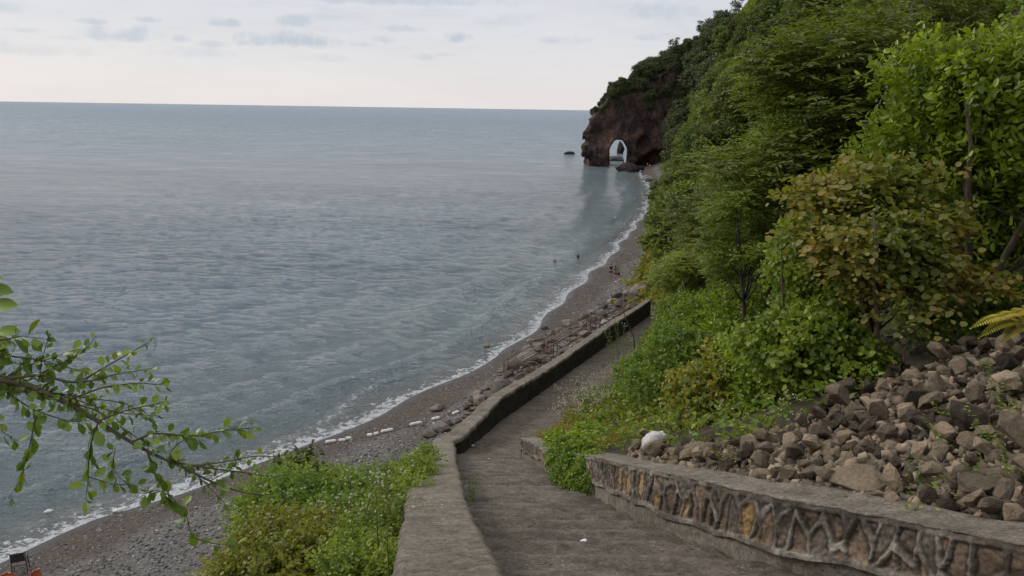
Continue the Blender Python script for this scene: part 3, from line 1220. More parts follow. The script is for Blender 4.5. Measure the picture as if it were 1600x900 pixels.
    h2 = .002 + batter + .012 * fbm(tt[:, None] * 3, zz2 * 3, seed=110) + .02 * fbm(tt[:, None] * .7, zz2 * 2, seed=111)
    jn = np.abs((tt / 1.15) - np.round(tt / 1.15))[:, None]
    h2 = h2 - .02 * sstep(.03, .008, jn)
    P = q[:, None, :] + n2[:, None, :] * h2[..., None]
    V = np.concatenate((P, (zbb[:, None] + zz2)[..., None]), 2)
    me = mesh_np('plinth', (V - off).reshape(-1, 3), grid_faces(len(tt), nz2), MAT['plinth'], True)
    link('plinth', me, root)
    # --- coping slab: overhangs slightly, runs back over the wall
    rows = []
    for i, (u, dz) in enumerate([(-.022, -.022), (-.034, -.014), (-.032, -.003), (-.02, 0)] + [(x, 0) for x in np.linspace(0.0, RW_T, 9)] + [(RW_T + .01, -.02), (RW_T + .01, -.4)]):
        p = q - n2 * (u + (.018 * fbm(tt * 6, tt * 0 + (1 if i > 6 else 0), seed=112)))[:, None]
        z = zbb + H[sub] + dz + .008 * fbm(p[:, 0] * 8, p[:, 1] * 8, seed=113) + (.012 * fbm(tt * 9, tt * 0, seed=114) if i < 3 else 0)
        rows.append(np.stack([p[:, 0], p[:, 1], z], 1))
    V = np.array(rows) - off
    me = mesh_np('coping', V.reshape(-1, 3), grid_faces(V.shape[0], V.shape[1]), MAT['coping'], True)
    link('coping', me, root)
    # far end of the wall
    mb = MB()
    a0, b0 = q[0] + n2[0] * .02, q[0] - n2[0] * RW_T
    T0 = -(q[1] - q[0]) / np.linalg.norm(q[1] - q[0]) * .04
    P = [(a0[0], a0[1], zbb[0] - .3), (b0[0], b0[1], zbb[0] - .3), (b0[0], b0[1], zbb[0] + H[0] - .01), (a0[0], a0[1], zbb[0] + H[0] - .01)]
    P2 = [(p[0] + T0[0], p[1] + T0[1], p[2]) for p in P]
    mb.add([np.array(p) - off for p in P + P2], [(0, 1, 2, 3), (7, 6, 5, 4), (0, 4, 5, 1), (1, 5, 6, 2), (2, 6, 7, 3), (3, 7, 4, 0)])
    link('end_face', mb.mesh('end_face', MAT['plinth']), root)
    return Q, Nn, H


RWQ, RWN, RWHH = build_stone_wall()


# ------------------------------------------------------------------ rocks
def hull_rock(seed, mat, n=22, squash=(1, .8, .65), smooth=False, jag=0.0):
    rr = random.Random(seed)
    bm = bmesh.new()
    for _ in range(n):
        v = Vector((rr.gauss(0, 1), rr.gauss(0, 1), rr.gauss(0, 1))).normalized() * rr.uniform(.8, 1)
        bm.verts.new((v.x * .5 * squash[0], v.y * .5 * squash[1], v.z * .5 * squash[2]))
    r = bmesh.ops.convex_hull(bm, input=bm.verts)
    bmesh.ops.delete(bm, geom=[g for g in r['geom_interior'] if isinstance(g, bmesh.types.BMVert)], context='VERTS')
    bmesh.ops.dissolve_limit(bm, angle_limit=R(22), verts=bm.verts, edges=bm.edges)
    bmesh.ops.bevel(bm, geom=list(bm.edges) + list(bm.verts), offset=.014, segments=1, affect='EDGES', profile=.5)
    bmesh.ops.triangulate(bm, faces=bm.faces)
    bmesh.ops.subdivide_edges(bm, edges=[e for e in bm.edges if e.calc_length() > .16], cuts=1, use_grid_fill=True)
    bmesh.ops.triangulate(bm, faces=bm.faces)
    for v in bm.verts:
        n_ = float(fbm(v.co.x * 5 + seed, v.co.y * 5, v.co.z * 5, seed=seed, octv=3))
        v.co += v.co.normalized() * n_ * (.05 + jag)
    me = bpy.data.meshes.new('rock')
    bm.to_mesh(me)
    bm.free()
    if smooth:
        me.polygons.foreach_set('use_smooth', [True] * len(me.polygons))
    me.materials.append(mat)
    return me


def round_rock(seed, mat, sub=4, squash=(1, .8, .6), amp=.22):
    bm = bmesh.new()
    bmesh.ops.create_icosphere(bm, subdivisions=sub, radius=.5)
    P = np.array([v.co[:] for v in bm.verts])
    n = fbm(P[:, 0] * 2.4 + seed, P[:, 1] * 2.4, P[:, 2] * 2.4, seed=seed, octv=5, gain=.55)
    # facets: cut by random planes
    rr = np.random.default_rng(seed)
    L = np.linalg.norm(P, axis=1)
    r = L * (1 + amp * n)
    D = P / L[:, None]
    for _ in range(9):
        a = rr.normal(size=3)
        a /= np.linalg.norm(a)
        h = rr.uniform(.33, .46)
        c = D @ a
        lim = np.where(c > .05, h / np.maximum(c, .05), 9)
        r = np.minimum(r, lim + .02 * n)
    P = D * r[:, None] * np.array(squash)
    for v, p in zip(bm.verts, P):
        v.co = p
    me = bpy.data.meshes.new('rock')
    bm.to_mesh(me)
    bm.free()
    me.polygons.foreach_set('use_smooth', [True] * len(me.polygons))
    me.materials.append(mat)
    return me


rubble_protos = [hull_rock(100 + i, MAT['rubble'], 14 + (i % 5) * 3, (1, .62 + .08 * (i % 4), .5 + .09 * (i % 3))) for i in range(16)]
boulder_protos = [round_rock(200 + i, MAT['boulder'], 4, (1, .75, .5 + .1 * (i % 3))) for i in range(6)] + [round_rock(210 + i, MAT['grey_boulder'], 4, (1, .8, .5)) for i in range(4)]

RUB_G = 'broken stones heaped on the slope above the stone wall'
RUB_L = 'angular brown broken stone in the heap above the stone wall'


def wall_back_pix(px):
    return np.interp(px, [1000, 1070, 1160, 1380, 1600], [716, 727, 744, 786, 822])


def rubble_top_pix(px):
    return np.interp(px, [1000, 1060, 1150, 1230, 1300, 1360, 1420, 1500, 1600], [700, 705, 700, 672, 640, 610, 570, 540, 525])


def place_rubble():
    placed = []
    tries = 0
    specials = [(1365, 645, .62, 'largest orange-brown stone high on the rubble slope'),
                (1345, 765, .62, 'wide flat mossy stone lying just behind the wall coping'),
                (1545, 765, .60, 'large dark rough boulder behind the wall coping at the frame edge'),
                (1440, 575, .50, 'blocky upright stone at the top of the rubble slope under the bushes'),
                (1350, 618, .36, 'brown block stone at the bush edge on the rubble slope'),
                (1180, 705, .42, 'rounded stone between the yellowing bush and the rubble heap')]
    n = 0
    for px, py, s, lab in specials:
        p = ghit(px, py)
        o = link('rubble_stone', rubble_protos[n % 16], None, (p[0], p[1], p[2] + s * .12), (random.uniform(-.3, .3), random.uniform(-.3, .3), random.uniform(0, 6)), (s, s, s * (.55 if s > .55 else 1)))
        tag(o, lab, 'stone', RUB_G)
        placed.append((p[0], p[1], s * .42))
        n += 1
    cpx = [random.uniform(990, 1680) for _ in range(2600)]
    cpy = [random.uniform(rubble_top_pix(u), wall_back_pix(u) + 6) for u in cpx]
    CP = ghit_many(cpx, cpy)
    while n < 285 and tries < 2600:
        px, py, p = cpx[tries], cpy[tries], CP[tries]
        tries += 1
        if wall_back_pix(px) + 6 - rubble_top_pix(px) < 4:
            continue
        s = random.choice([.15, .17, .20, .23, .27, .31, .37]) * random.uniform(.85, 1.15)
        if n < 120:
            s = max(s, .25)
        # smaller stones at the left tail
        if px < 1160:
            s *= .8
        ok = all((p[0] - a) ** 2 + (p[1] - b) ** 2 > ((s * .40 + c) * .66) ** 2 for a, b, c in placed)
        if not ok:
            continue
        placed.append((p[0], p[1], s * .40))
        o = link('rubble_stone', random.choice(rubble_protos), None, (p[0], p[1], p[2] + s * random.uniform(.12, .70)),
                 (random.uniform(-1.1, 1.1), random.uniform(-1.1, 1.1), random.uniform(0, 6.28)), (s, s * random.uniform(.85, 1.1), s * random.uniform(.8, 1.15)))
        tag(o, RUB_L, 'stone', RUB_G)
        n += 1
    print('rubble', n, tries)


place_rubble()


def scatter_solids(name, protos, pts, sizes, label, mat):
    """many tiny stones nobody could count as one mesh"""
    base = []
    for me in protos:
        v = np.empty(len(me.vertices) * 3)
        me.vertices.foreach_get('co', v)
        f = np.array([p.vertices[:] for p in me.polygons])
        base.append((v.reshape(-1, 3), f))
    VV, FF, o = [], [], 0
    for (x, y, z), s in zip(pts, sizes):
        v, f = base[random.randrange(len(base))]
        if name == 'rubble_chips':
            rm = np.array(Matrix.Rotation(random.uniform(0, 6.28), 3, Vector((random.gauss(0, 1), random.gauss(0, 1), random.gauss(0, 1))).normalized()))
            w = (v * s * np.array([1, 1, 1.5])) @ rm + (x, y, z)
        else:
            a = random.uniform(0, 6.28)
            c, sn = math.cos(a), math.sin(a)
            w = v * s
            w = np.stack([w[:, 0] * c - w[:, 1] * sn, w[:, 0] * sn + w[:, 1] * c, w[:, 2]], 1) + (x, y, z)
        VV.append(w)
        FF.append(f + o)
        o += len(v)
    me = mesh_np(name, np.concatenate(VV), np.concatenate(FF), mat)
    ob = link(name, me)
    tag(ob, label, None, None, 'stuff')
    return ob


def low_rock(seed):
    rr = random.Random(seed)
    bm = bmesh.new()
    for _ in range(9):
        v = Vector((rr.gauss(0, 1), rr.gauss(0, 1), rr.gauss(0, 1))).normalized()
        bm.verts.new((v.x * .5, v.y * .4, v.z * .3))
    bmesh.ops.convex_hull(bm, input=bm.verts)
    bmesh.ops.triangulate(bm, faces=bm.faces)
    for v in [v for v in bm.verts if not v.link_faces]:
        bm.verts.remove(v)
    me = bpy.data.meshes.new('low')
    bm.to_mesh(me)
    bm.free()
    return me


low = [low_rock(i) for i in range(8)]


def rand_island_rock(name, stops):
    m, nt, N, L, b = new_mat(name)
    g = N('ShaderNodeNewGeometry')
    L(nramp(N, L, g.outputs['Random Per Island'], stops), b.inputs['Base Color'])
    b.inputs['Roughness'].default_value = .85
    return m


MAT['chips'] = rand_island_rock('stone_chips', [(0, (.045, .034, .023)), (.5, (.13, .096, .062)), (.9, (.23, .17, .11)), (1, (.32, .245, .165))])
MAT['pebble'] = rand_island_rock('beach_pebbles', [(0, (.045, .040, .036)), (.5, (.13, .12, .108)), (.85, (.22, .205, .19)), (1, (.36, .34, .32))])
pts, sz = [], []
cpx = [random.uniform(985, 1700) for _ in range(3600)] + [random.uniform(1700, 2300) for _ in range(1200)]
cpy = [random.uniform(rubble_top_pix(u) - 4, max(wall_back_pix(u) + 8, rubble_top_pix(u))) for u in cpx]
for p in ghit_many(cpx, cpy):
    s = random.uniform(.05, .19)
    pts.append((p[0], p[1], p[2] + s * .15))
    sz.append(s)
cpx = [random.gauss(878, 20) for _ in range(500)]     # spill of soil and stones at the far end of the right wall
cpy = [random.gauss(668, 12) for _ in cpx]
for p in ghit_many(cpx, cpy):
    pts.append((p[0], p[1], p[2] + .02))
    sz.append(random.uniform(.04, .16))
scatter_solids('rubble_chips', low, pts, sz, 'small broken chips of stone and earth between the larger stones', MAT['chips'])
pts, sz = [], []
py_ = 24 + 90 * RNG.uniform(size=30000) ** 1.5
px_ = shore_x(py_) + RNG.uniform(1.2, 22, 30000)
d_ = shore_d(px_, py_)
z_ = ground(px_, py_)
for i in np.nonzero(z_ < beach_z(d_) + .35)[0][:15000]:
    s = random.uniform(.07, .16) * (1 + .4 * (d_[i] > 5)) * (1.7 if random.random() < .05 else 1) * (.8 + py_[i] / 110)
    pts.append((px_[i], py_[i], z_[i] + .01))
    sz.append(s)
scatter_solids('beach_pebbles', low, pts, sz, 'grey pebbles and cobbles scattered over the dark shingle', MAT['pebble'])


boulder_protos += [hull_rock(230 + i, MAT['boulder'], 13 + i, (1, .75, .55), jag=.02) for i in range(6)]


def place_boulders():
    G = 'brown boulders lying along the foot of the parapet'
    G2 = 'brown boulders lying along the foot of the parapet'
    sp = [(1000, 459, 2.6, 2, 'biggest reddish-brown boulder beside the far end of the parapet'),
          (967, 462, 1.9, 7, 'grey slanting slab beside the reddish boulders at the far end'),
          (990, 452, 1.7, 1, 'dark brown boulder behind the biggest reddish one'),
          (830, 563, 2.7, 8, 'long pale grey boulder just beyond the rusty railing'),
          (808, 572, 1.9, 6, 'smooth grey boulder at the near end of the rusty railing'),
          (775, 607, 1.6, 7, 'grey rounded boulder pair seen over the parapet before the railing'),
          (782, 600, 1.5, 8, 'grey slab leaning on boulders by the parapet'),
          (752, 622, 1.3, 3, 'dark boulder lowest along the parapet on the shingle'),
          (826, 547, 1.7, 9, 'pale flat rock on the shingle beyond the railing'),
          (685, 637, 1.25, 3, 'dark flat rock half buried in the open shingle'),
          (706, 643, .7, 4, 'small dark rock beside the end of the white float rope'),
          (672, 677, 1.2, 0, 'dark brown rock on the shingle near the parapet bend'),
          (830, 531, .8, 5, 'small black rock at the edge of the wet sand'),
          (851, 511, 1.0, 4, 'low dark rock awash at the waterline'),
          (760, 541, .7, 5, 'lone dark rock in the shallow water'),
          (658, 710, 1.2, 7, 'pale grey block above the weeds by the parapet bend'),
          (645, 718, 1.0, 6, 'second pale grey block lower beside the weeds')]
    for px, py, s, k, lab in sp:
        p = ghit(px, py + 3)
        if (px, py) == (760, 541):
            p = on_z(px, py, 0)
        if k >= 6 and px < 700:
            p = ghit(px, py)
        o = link('boulder', boulder_protos[k], None, (p[0], p[1], p[2] + s * .10), (random.uniform(-.2, .2), random.uniform(-.2, .2), random.uniform(0, 6)), s)
        tag(o, lab, 'boulder', G2)
    placed = []
    n = 0
    t = 0
    cpx = [random.uniform(690, 1012) for _ in range(1500)]
    cpr = [random.random() ** 1.3 for _ in cpx]
    cpy = [np.interp(u, [680, 743, 793, 880, 930, 978, 1015], [680, 637, 601, 546, 517, 483, 465]) + 4 - np.interp(u, [690, 760, 820, 900, 960, 1012], [12, 24, 44, 40, 34, 26]) * r for u, r in zip(cpx, cpr)]
    CP = ghit_many(cpx, cpy)
    while n < 130 and t < 1500:
        px = cpx[t]
        edge = np.interp(px, [680, 743, 793, 880, 930, 978, 1015], [680, 637, 601, 546, 517, 483, 465])
        band = np.interp(px, [690, 760, 820, 900, 960, 1012], [12, 24, 44, 40, 34, 26])
        p = CP[t]
        t += 1
        if gz(p[0], p[1]) > beach_z(float(shore_d(p[0], p[1]))) + 2.5:
            continue
        s = random.choice([.5, .6, .8, 1.0, 1.3, 1.7])
        if any((p[0] - a) ** 2 + (p[1] - b) ** 2 < ((s + c) * .30) ** 2 for a, b, c in placed):
            continue
        placed.append((p[0], p[1], s))
        k = random.choice([0, 2, 4, 10, 11, 12, 13, 14, 15, 10, 12, 14, 6, 7])
        o = link('boulder', boulder_protos[k], None, (p[0], p[1], p[2] + s * .08), (random.uniform(-.3, .3), random.uniform(-.3, .3), random.uniform(0, 6.28)), s)
        tag(o, 'brown weathered boulder in the belt between shingle and parapet', 'boulder', G)
        n += 1
    print('boulders', n)


place_boulders()

# ------------------------------------------------------------------ headland with the arch (level-set mesh)
def surface_nets(f, org, h):
    s = f < 0
    nx, ny, nz = f.shape
    c = np.zeros((nx - 1, ny - 1, nz - 1), bool)
    cnt = np.zeros(c.shape)
    acc = np.zeros(c.shape + (3,))
    corners = [(a, b, d) for a in (0, 1) for b in (0, 1) for d in (0, 1)]

    def sl(a, b, d):
        return (slice(a, nx - 1 + a), slice(b, ny - 1 + b), slice(d, nz - 1 + d))
    for i, A in enumerate(corners):
        for B in corners[i + 1:]:
            if sum(abs(p - q) for p, q in zip(A, B)) != 1:
                continue
            fa, fb = f[sl(*A)], f[sl(*B)]
            m = (fa < 0) != (fb < 0)
            t = np.where(m, fa / np.where(m, fa - fb, 1), 0)
            for k in range(3):
                acc[..., k] += np.where(m, A[k] + t * (B[k] - A[k]), 0)
            cnt += m
    act = cnt > 0
    idx = -np.ones(c.shape, int)
    idx[act] = np.arange(act.sum())
    I = np.argwhere(act)
    V = (I + acc[act] / cnt[act][:, None]) * h + org
    F = []
    for ax in range(3):
        n = [slice(1, m - 1) for m in f.shape]
        a = [slice(1, m - 1) for m in f.shape]
        a[ax] = slice(0, f.shape[ax] - 1)
        b = list(a)
        b[ax] = slice(1, f.shape[ax])
        fa, fb = s[tuple(a)], s[tuple(b)]
        m = fa != fb
        P = np.argwhere(m)
        P = P + np.array([0 if k == ax else 1 for k in range(3)])
        u, w = [(1, 2), (2, 0), (0, 1)][ax]
        du, dw = np.zeros(3, int), np.zeros(3, int)
        du[u], dw[w] = 1, 1
        q = [P - du - dw, P - dw, P, P - du]
        Q = np.stack([idx[tuple(x.T)] for x in q], 1)
        inside_first = fa[m]
        Q = np.where(inside_first[:, None], Q, Q[:, ::-1])
        F.append(Q)
    F = np.concatenate(F)
    return V, F[(F >= 0).all(1)]


def arch_sdf(x, y, z):
    zl = np.array([-6, 0, 2, 4, 7, 9, 11, 13, 15, 18, 20.5, 23.5, 27, 30, 33, 37, 45])
    lx = np.array([28.2, 28.2, 28.6, 27.0, 26.9, 28.2, 27.2, 27.6, 29.6, 30.0, 32.6, 34.2, 35.2, 38, 43, 50, 75])
    left = np.interp(z, zl, lx)
    top = np.interp(x, [26, 34, 38, 43, 47, 52, 60, 70, 90], [18, 23, 26.0, 28.5, 30.5, 34, 37, 42, 47])
    yc = 306 + (x - 45) * .05
    lean = np.interp(z, [0, 6, 12, 25, 40], [1.5, 2.5, 1.0, 0.0, -2.5])
    half = np.interp(x, [26, 32, 40, 50, 60, 80], [4.5, 7, 8.5, 10, 13, 20]) - .05 * z
    f = np.maximum(left - x, np.abs(y - yc) - half - lean)
    f = np.maximum(f, (z - top) * .8)
    n = fbm(x * .13, y * .13, z * .10, seed=301, octv=5, gain=.68)
    rg = 1 - np.abs(vnoise(x * .22 + z * .07, y * .22, z * .10, seed=310))
    rg2 = 1 - np.abs(vnoise(x * .5, y * .5, z * .3 + x * .1, seed=311))
    f = f - 3.2 * n - 1.6 * (rg - .6) * sstep(-1, 3, z) - .7 * (rg2 - .6)
    # tunnel
    cx = 40.9 + .137 * (y - 306)
    hw = np.interp(z, [-5, 0, 3, 6, 8, 9.4, 10.4, 10.9], [3.4, 3.4, 3.6, 3.6, 2.9, 1.9, .8, -1])
    tun = np.abs(x - cx) - hw - .35 * fbm(y * .3, z * .4, x * 0, seed=320)
    tun = np.maximum(tun, z - 10.2)
    f = np.maximum(f, -tun)
    # dark cave to the right of the arch, facing the camera
    cave = (((x - 54) / 8.5) ** 2 + ((y - 293) / 6.0) ** 2 + ((z - 1.0) / 6.2) ** 2) ** .5 - 1 + .5 * fbm(x * .25, y * .25, z * .3, seed=330)
    f = np.maximum(f, -cave * 5)
    notch = (((x - 49) / 3.0) ** 2 + ((y - 295) / 3.5) ** 2 + ((z - 9) / 3) ** 2) ** .5 - 1 + .4 * fbm(x * .3, y * .3, z * .3, seed=331)
    f = np.maximum(f, -notch * 3)
    return f


def build_headland():
    h = .56
    org = np.array([20.0, 282.0, -4.0])
    n = np.array([124, 84, 102])
    g = [org[i] + np.arange(n[i]) * h for i in range(3)]
    X, Y, Z = np.meshgrid(*g, indexing='ij')
    f = arch_sdf(X, Y, Z)
    for ax in range(3):          # close the block at the grid border
        for e in (0, -1):
            s = [slice(None)] * 3
            s[ax] = e
            f[tuple(s)] = np.maximum(f[tuple(s)], .3)
    V, F = surface_nets(f, org, h)
    me = mesh_np('sea_arch', V - np.array([45, 306, 0]), F, MAT['cliff'], False)
    bm = bmesh.new()
    bm.from_mesh(me)
    bmesh.ops.recalc_face_normals(bm, faces=bm.faces)
    bm.to_mesh(me)
    bm.free()
    o = link('sea_arch', me, None, (45, 306, 0))
    tag(o, 'dark red-brown rock headland pierced by a natural arch', 'headland')
    return V


HV = build_headland()


def sea_rock(label, px, py, w, h, d, seed, mat='dark_rock', cat='rock', z0=-.2, y=None):
    p = on_z(px, py, 0) if y is None else CAM + ray(px, py) * (y / ray(px, py)[1])
    me = round_rock(seed, MAT[mat], 4, (1, 1, 1), .45)
    o = link('sea_rock', me, None, (p[0], p[1], z0 + h * .12), (0, 0, 0), (w, d, h))
    tag(o, label, cat, 'dark rocks in the sea round the arch')
    return o, p


_, ROCKP = sea_rock('large brown rock in front of the arch with two people on it', 980, 268, 8.2, 5.0, 7.5, 401, z0=.3)
sea_rock('low flat black rock out at sea left of the arch', 890, 241, 5.6, 2.0, 3.2, 402, z0=0)
sea_rock('dark low ledge lying inside the arch opening', 962, 251, 7.5, 3.4, 5, 403, z0=0)
sea_rock('tall rock stack seen through the arch', 969.5, 240, 4.0, 8.0, 5, 404, z0=1)
sea_rock('sloping grey-brown slab where beach meets the headland', 1004, 259, 8, 4.2, 7, 405, 'boulder', z0=.4)
sea_rock('small dark rock on the far beach beside the big rock', 1000, 266, 3.0, 2.4, 2.6, 406, z0=.3)
sea_rock('white foam-washed rock at the far waterline', 1012, 282, 4.2, 2.4, 3.2, 407, 'white_rock', z0=.1)
sea_rock('dark rock half hidden beside the white one', 1015, 284, 3.0, 1.3, 2.5, 408, z0=0)
sea_rock('pale rounded boulder on the far beach below the cliff', 1011, 257, 3.0, 2.6, 2.6, 409, 'grey_boulder', z0=.9)


# ------------------------------------------------------------------ foliage
def norm(a):
    return a / (np.linalg.norm(a, axis=-1, keepdims=True) + 1e-9)


def leaf_arrays(P, D, N, Ln, Wd, shape='oval', fold=.12, curl=.12):
    """P base, D direction, N normal; returns verts (n*6) and quads (n*2)"""
    n = len(P)
    S = norm(np.cross(D, N))
    N = np.cross(S, D)
    if shape == 'oval':
        a, b, wa, wb = .28, .68, .46, .44
    elif shape == 'obovate':
        a, b, wa, wb = .40, .82, .34, .50
    elif shape == 'round':
        a, b, wa, wb = .22, .78, .50, .46
    else:
        a, b, wa, wb = .25, .6, .5, .36
    L, W = Ln[:, None], Wd[:, None]
    v = np.empty((n, 6, 3))
    v[:, 0] = P
    v[:, 1] = P + D * L * a + S * W * wa + N * W * fold
    v[:, 2] = P + D * L * b + S * W * wb + N * (W * fold - L * curl * .6)
    v[:, 3] = P + D * L - N * L * curl
    v[:, 4] = P + D * L * b - S * W * wb + N * (W * fold - L * curl * .6)
    v[:, 5] = P + D * L * a - S * W * wa + N * W * fold
    o = np.arange(n)[:, None] * 6
    f = np.concatenate((o + np.array([[0, 3, 2, 1]]), o + np.array([[0, 5, 4, 3]])), 0)
    return v.reshape(-1, 3), f


def leaf_fine(P, D, N, Ln, Wd, fold=.10, curl=.12, obo=.62):
    n = len(P)
    S = norm(np.cross(D, N))
    N = np.cross(S, D)
    ts = np.linspace(0, 1, 8)
    w = np.sin(np.pi * ts ** (1.0 + (obo - .5) * 2.2)) ** .8 * .5
    w[0], w[-1] = .03, .03
    L, W = Ln[:, None], Wd[:, None]
    v = np.empty((n, 24, 3))
    for i, (t, ww) in enumerate(zip(ts, w)):
        c = P + D * L * t - N * L * curl * t * t
        v[:, i * 3] = c - S * W * ww + N * W * fold * ww * 2
        v[:, i * 3 + 1] = c
        v[:, i * 3 + 2] = c + S * W * ww + N * W * fold * ww * 2
    q = []
    for i in range(7):
        q += [[i * 3, i * 3 + 1, i * 3 + 4, i * 3 + 3], [i * 3 + 1, i * 3 + 2, i * 3 + 5, i * 3 + 4]]
    f = (np.arange(n)[:, None, None] * 24 + np.array(q)[None]).reshape(-1, 4)
    return v.reshape(-1, 3), f


def shoots(starts, dirs, length, k, leaf_len, leaf_w, rg, shape='oval', droop=.25, spread=.9, flat=0.0, up=.3, size_var=.35):
    """k leaves along every shoot, alternating sides"""
    n = len(starts)
    t = (np.arange(k) + .6) / k
    Ls = length * rg.uniform(.7, 1.2, n)
    P = starts[:, None] + dirs[:, None] * (Ls[:, None] * t[None])[..., None]
    P[..., 2] -= droop * (Ls[:, None] * t[None] ** 2)
    ref = norm(rg.normal(size=(n, 3)) * (1 - flat) + np.array([0, 0, 1.0]) * (.25 + flat * 2))
    s = norm(np.cross(dirs, ref))
    sg = np.where(np.arange(k) % 2 == 0, 1., -1.)[None, :, None]
    D = dirs[:, None] * .65 + s[:, None] * sg * spread + rg.normal(size=(n, k, 3)) * (.30 * (1 - flat * .7))
    D[..., 2] += -droop * .5
    D = norm(D)
    Nn = norm(np.array([0, 0, 1.0]) * (up + flat) + rg.normal(size=(n, k, 3)) * (.45 * (1 - flat * .6)) + dirs[:, None] * .25)
    sc = rg.uniform(1 - size_var, 1 + size_var, (n, k)) * (1 - .25 * np.abs(t - .5)[None] * 2)
    return leaf_arrays(P.reshape(-1, 3), D.reshape(-1, 3), Nn.reshape(-1, 3), (leaf_len * sc).ravel(), (leaf_w * sc).ravel(), shape)


def lobes(rg, n, spread, h0, h1, r0, r1, flatz=.75, off=(0, 0)):
    out = []
    for i in range(n):
        a = rg.uniform(0, 2 * math.pi)
        q = math.sqrt(rg.uniform(0, 1))
        z = rg.uniform(h0, h1)
        sp = spread * (1 - .45 * (z - h0) / max(h1 - h0, .01))
        r = rg.uniform(r0, r1)
        out.append((off[0] + math.cos(a) * q * sp, off[1] + math.sin(a) * q * sp, z, r, r * flatz))
    return out


def lobe_points(rg, lb, n, shell=.55):
    lb = np.array(lb)
    w = lb[:, 3] ** 2
    k = rg.choice(len(lb), n, p=w / w.sum())
    d = norm(rg.normal(size=(n, 3)))
    d[:, 2] = np.where(rg.uniform(size=n) < .6, np.abs(d[:, 2]), d[:, 2])
    rr = rg.uniform(shell, 1, n)
    P = lb[k, :3] + d * np.stack([lb[k, 3], lb[k, 3], lb[k, 4]], 1) * rr[:, None]
    return P, d, k


def trunk_mesh(rg, height, r0, lb, mat, lean=(0, 0), nstem=1, twigs=2):
    mb = MB()
    tops = []
    for s in range(nstem):
        a = rg.uniform(0, 6.28)
        fx, fy = (0, 0) if nstem == 1 else (math.cos(a) * .15, math.sin(a) * .15)
        tx = lean[0] + (0 if nstem == 1 else math.cos(a) * height * .3)
        ty = lean[1] + (0 if nstem == 1 else math.sin(a) * height * .3)
        pts, rad = [], []
        for i in range(7):
            t = i / 6
            pts.append((fx + tx * t ** 1.3 + rg.normal() * .03 * height * t * .5, fy + ty * t ** 1.3 + rg.normal() * .03 * height * t * .5, -0.4 + (height + .4) * t))
            rad.append(r0 * (1 - .75 * t))
        mb.tube(pts, rad, 7)
        tops.append((pts, rad))
    for j, (x, y, z, r, rz) in enumerate(lb):
        pts, rad = tops[j % len(tops)]
        k = min(5, max(1, int((z / (height + .1)) * 4.2)))
        p0 = Vector(pts[k])
        p1 = Vector((x, y, z))
        mid = p0.lerp(p1, .5) + Vector((0, 0, -.1 * (p1 - p0).length))
        mb.tube([p0, mid, p1], [rad[k] * .6, rad[k] * .38, rad[k] * .16], 5)
        for _ in range(twigs):
            d = Vector(norm(rg.normal(size=3)))
            e = p1 + Vector((d.x * r, d.y * r, abs(d.z) * rz)) * .85
            mb.tube([p1, p1.lerp(e, .5) + Vector((0, 0, .03)), e], [rad[k] * .16, rad[k] * .10, rad[k] * .04], 4)
    return mb.mesh('trunk', mat, True)


def make_crown(rg, lb, n, shoot_len, k, ll, lw, mat, shape='oval', **kw):
    P, d, idx = lobe_points(rg, lb, n, kw.pop('shell', .55))
    up = kw.pop('lift', .35)
    dirs = norm(d + np.array([0, 0, up]) + rg.normal(size=(n, 3)) * .35)
    if kw.get('flat', 0) > .3:
        dirs[:, 2] *= .35
        dirs = norm(dirs)
    V, F = shoots(P, dirs, shoot_len, k, ll, lw, rg, shape, **kw)
    return mesh_np('crown', V, F, mat)


TREES = {}


def tree_proto(key, seed, mat, height, wide, nl, n, shoot_len, k, ll, lw, lr=(.9, 1.5), r0=.12, shape='oval', nstem=1, barkm='bark', h0f=.3, **kw):
    rg = np.random.default_rng(seed)
    lb = lobes(rg, nl, wide, height * h0f, height * .92, *lr)
    TREES[key] = (trunk_mesh(rg, height * .8, r0, lb, MAT[barkm], (rg.normal() * .4, rg.normal() * .4), nstem),
                  make_crown(rg, lb, n, shoot_len, k, ll, lw, MAT[mat], shape, **kw))


# feathery acacia-like trees, fine for the middle distance
for i in range(4):
    tree_proto(('acacia', i), 500 + i, 'acacia', 5.6, 2.2, 15, 3900, .46, 9, .17, .06, (.75, 1.25), flat=.7, droop=.22, spread=1.0, lift=.2, shell=.35)
for i in range(3):
    tree_proto(('wood', i), 512 + i, 'woods', 6.0, 2.5, 17, 3600, .45, 8, .15, .065, (.8, 1.4), flat=.35, droop=.15, shell=.35)
# coarser for the distance
for i in range(4):
    tree_proto(('far', i), 520 + i, 'woods', 7.0, 3.0, 18, 3600, .6, 5, .36, .17, (1.0, 1.8), flat=.35, droop=.15, r0=.16, shell=.5)
for i in range(3):
    tree_proto(('fardark', i), 540 + i, 'dark', 7.5, 2.9, 20, 1500, 1.0, 5, .52, .26, (.7, 1.6), droop=.0, r0=.2, shell=.3, h0f=.2)
for i in range(3):
    tree_proto(('bushy', i), 560 + i, 'vine', 3.0, 1.7, 12, 2600, .36, 7, .13, .08, (.6, 1.0), nstem=3, h0f=.15, shell=.5)
# open, see-through crowns for the skyline
tree_proto(('sapling', 0), 590, 'acacia', 6.5, 1.9, 14, 1500, .5, 9, .17, .06, (.5, .9), flat=.75, droop=.22, spread=1.0, lift=.15, shell=.3, h0f=.45, r0=.10)
for i in range(2):
    tree_proto(('open', i), 580 + i, 'dark', 8.5, 2.2, 14, 420, .7, 5, .34, .16, (.5, .95), r0=.14, shell=.2, h0f=.35)


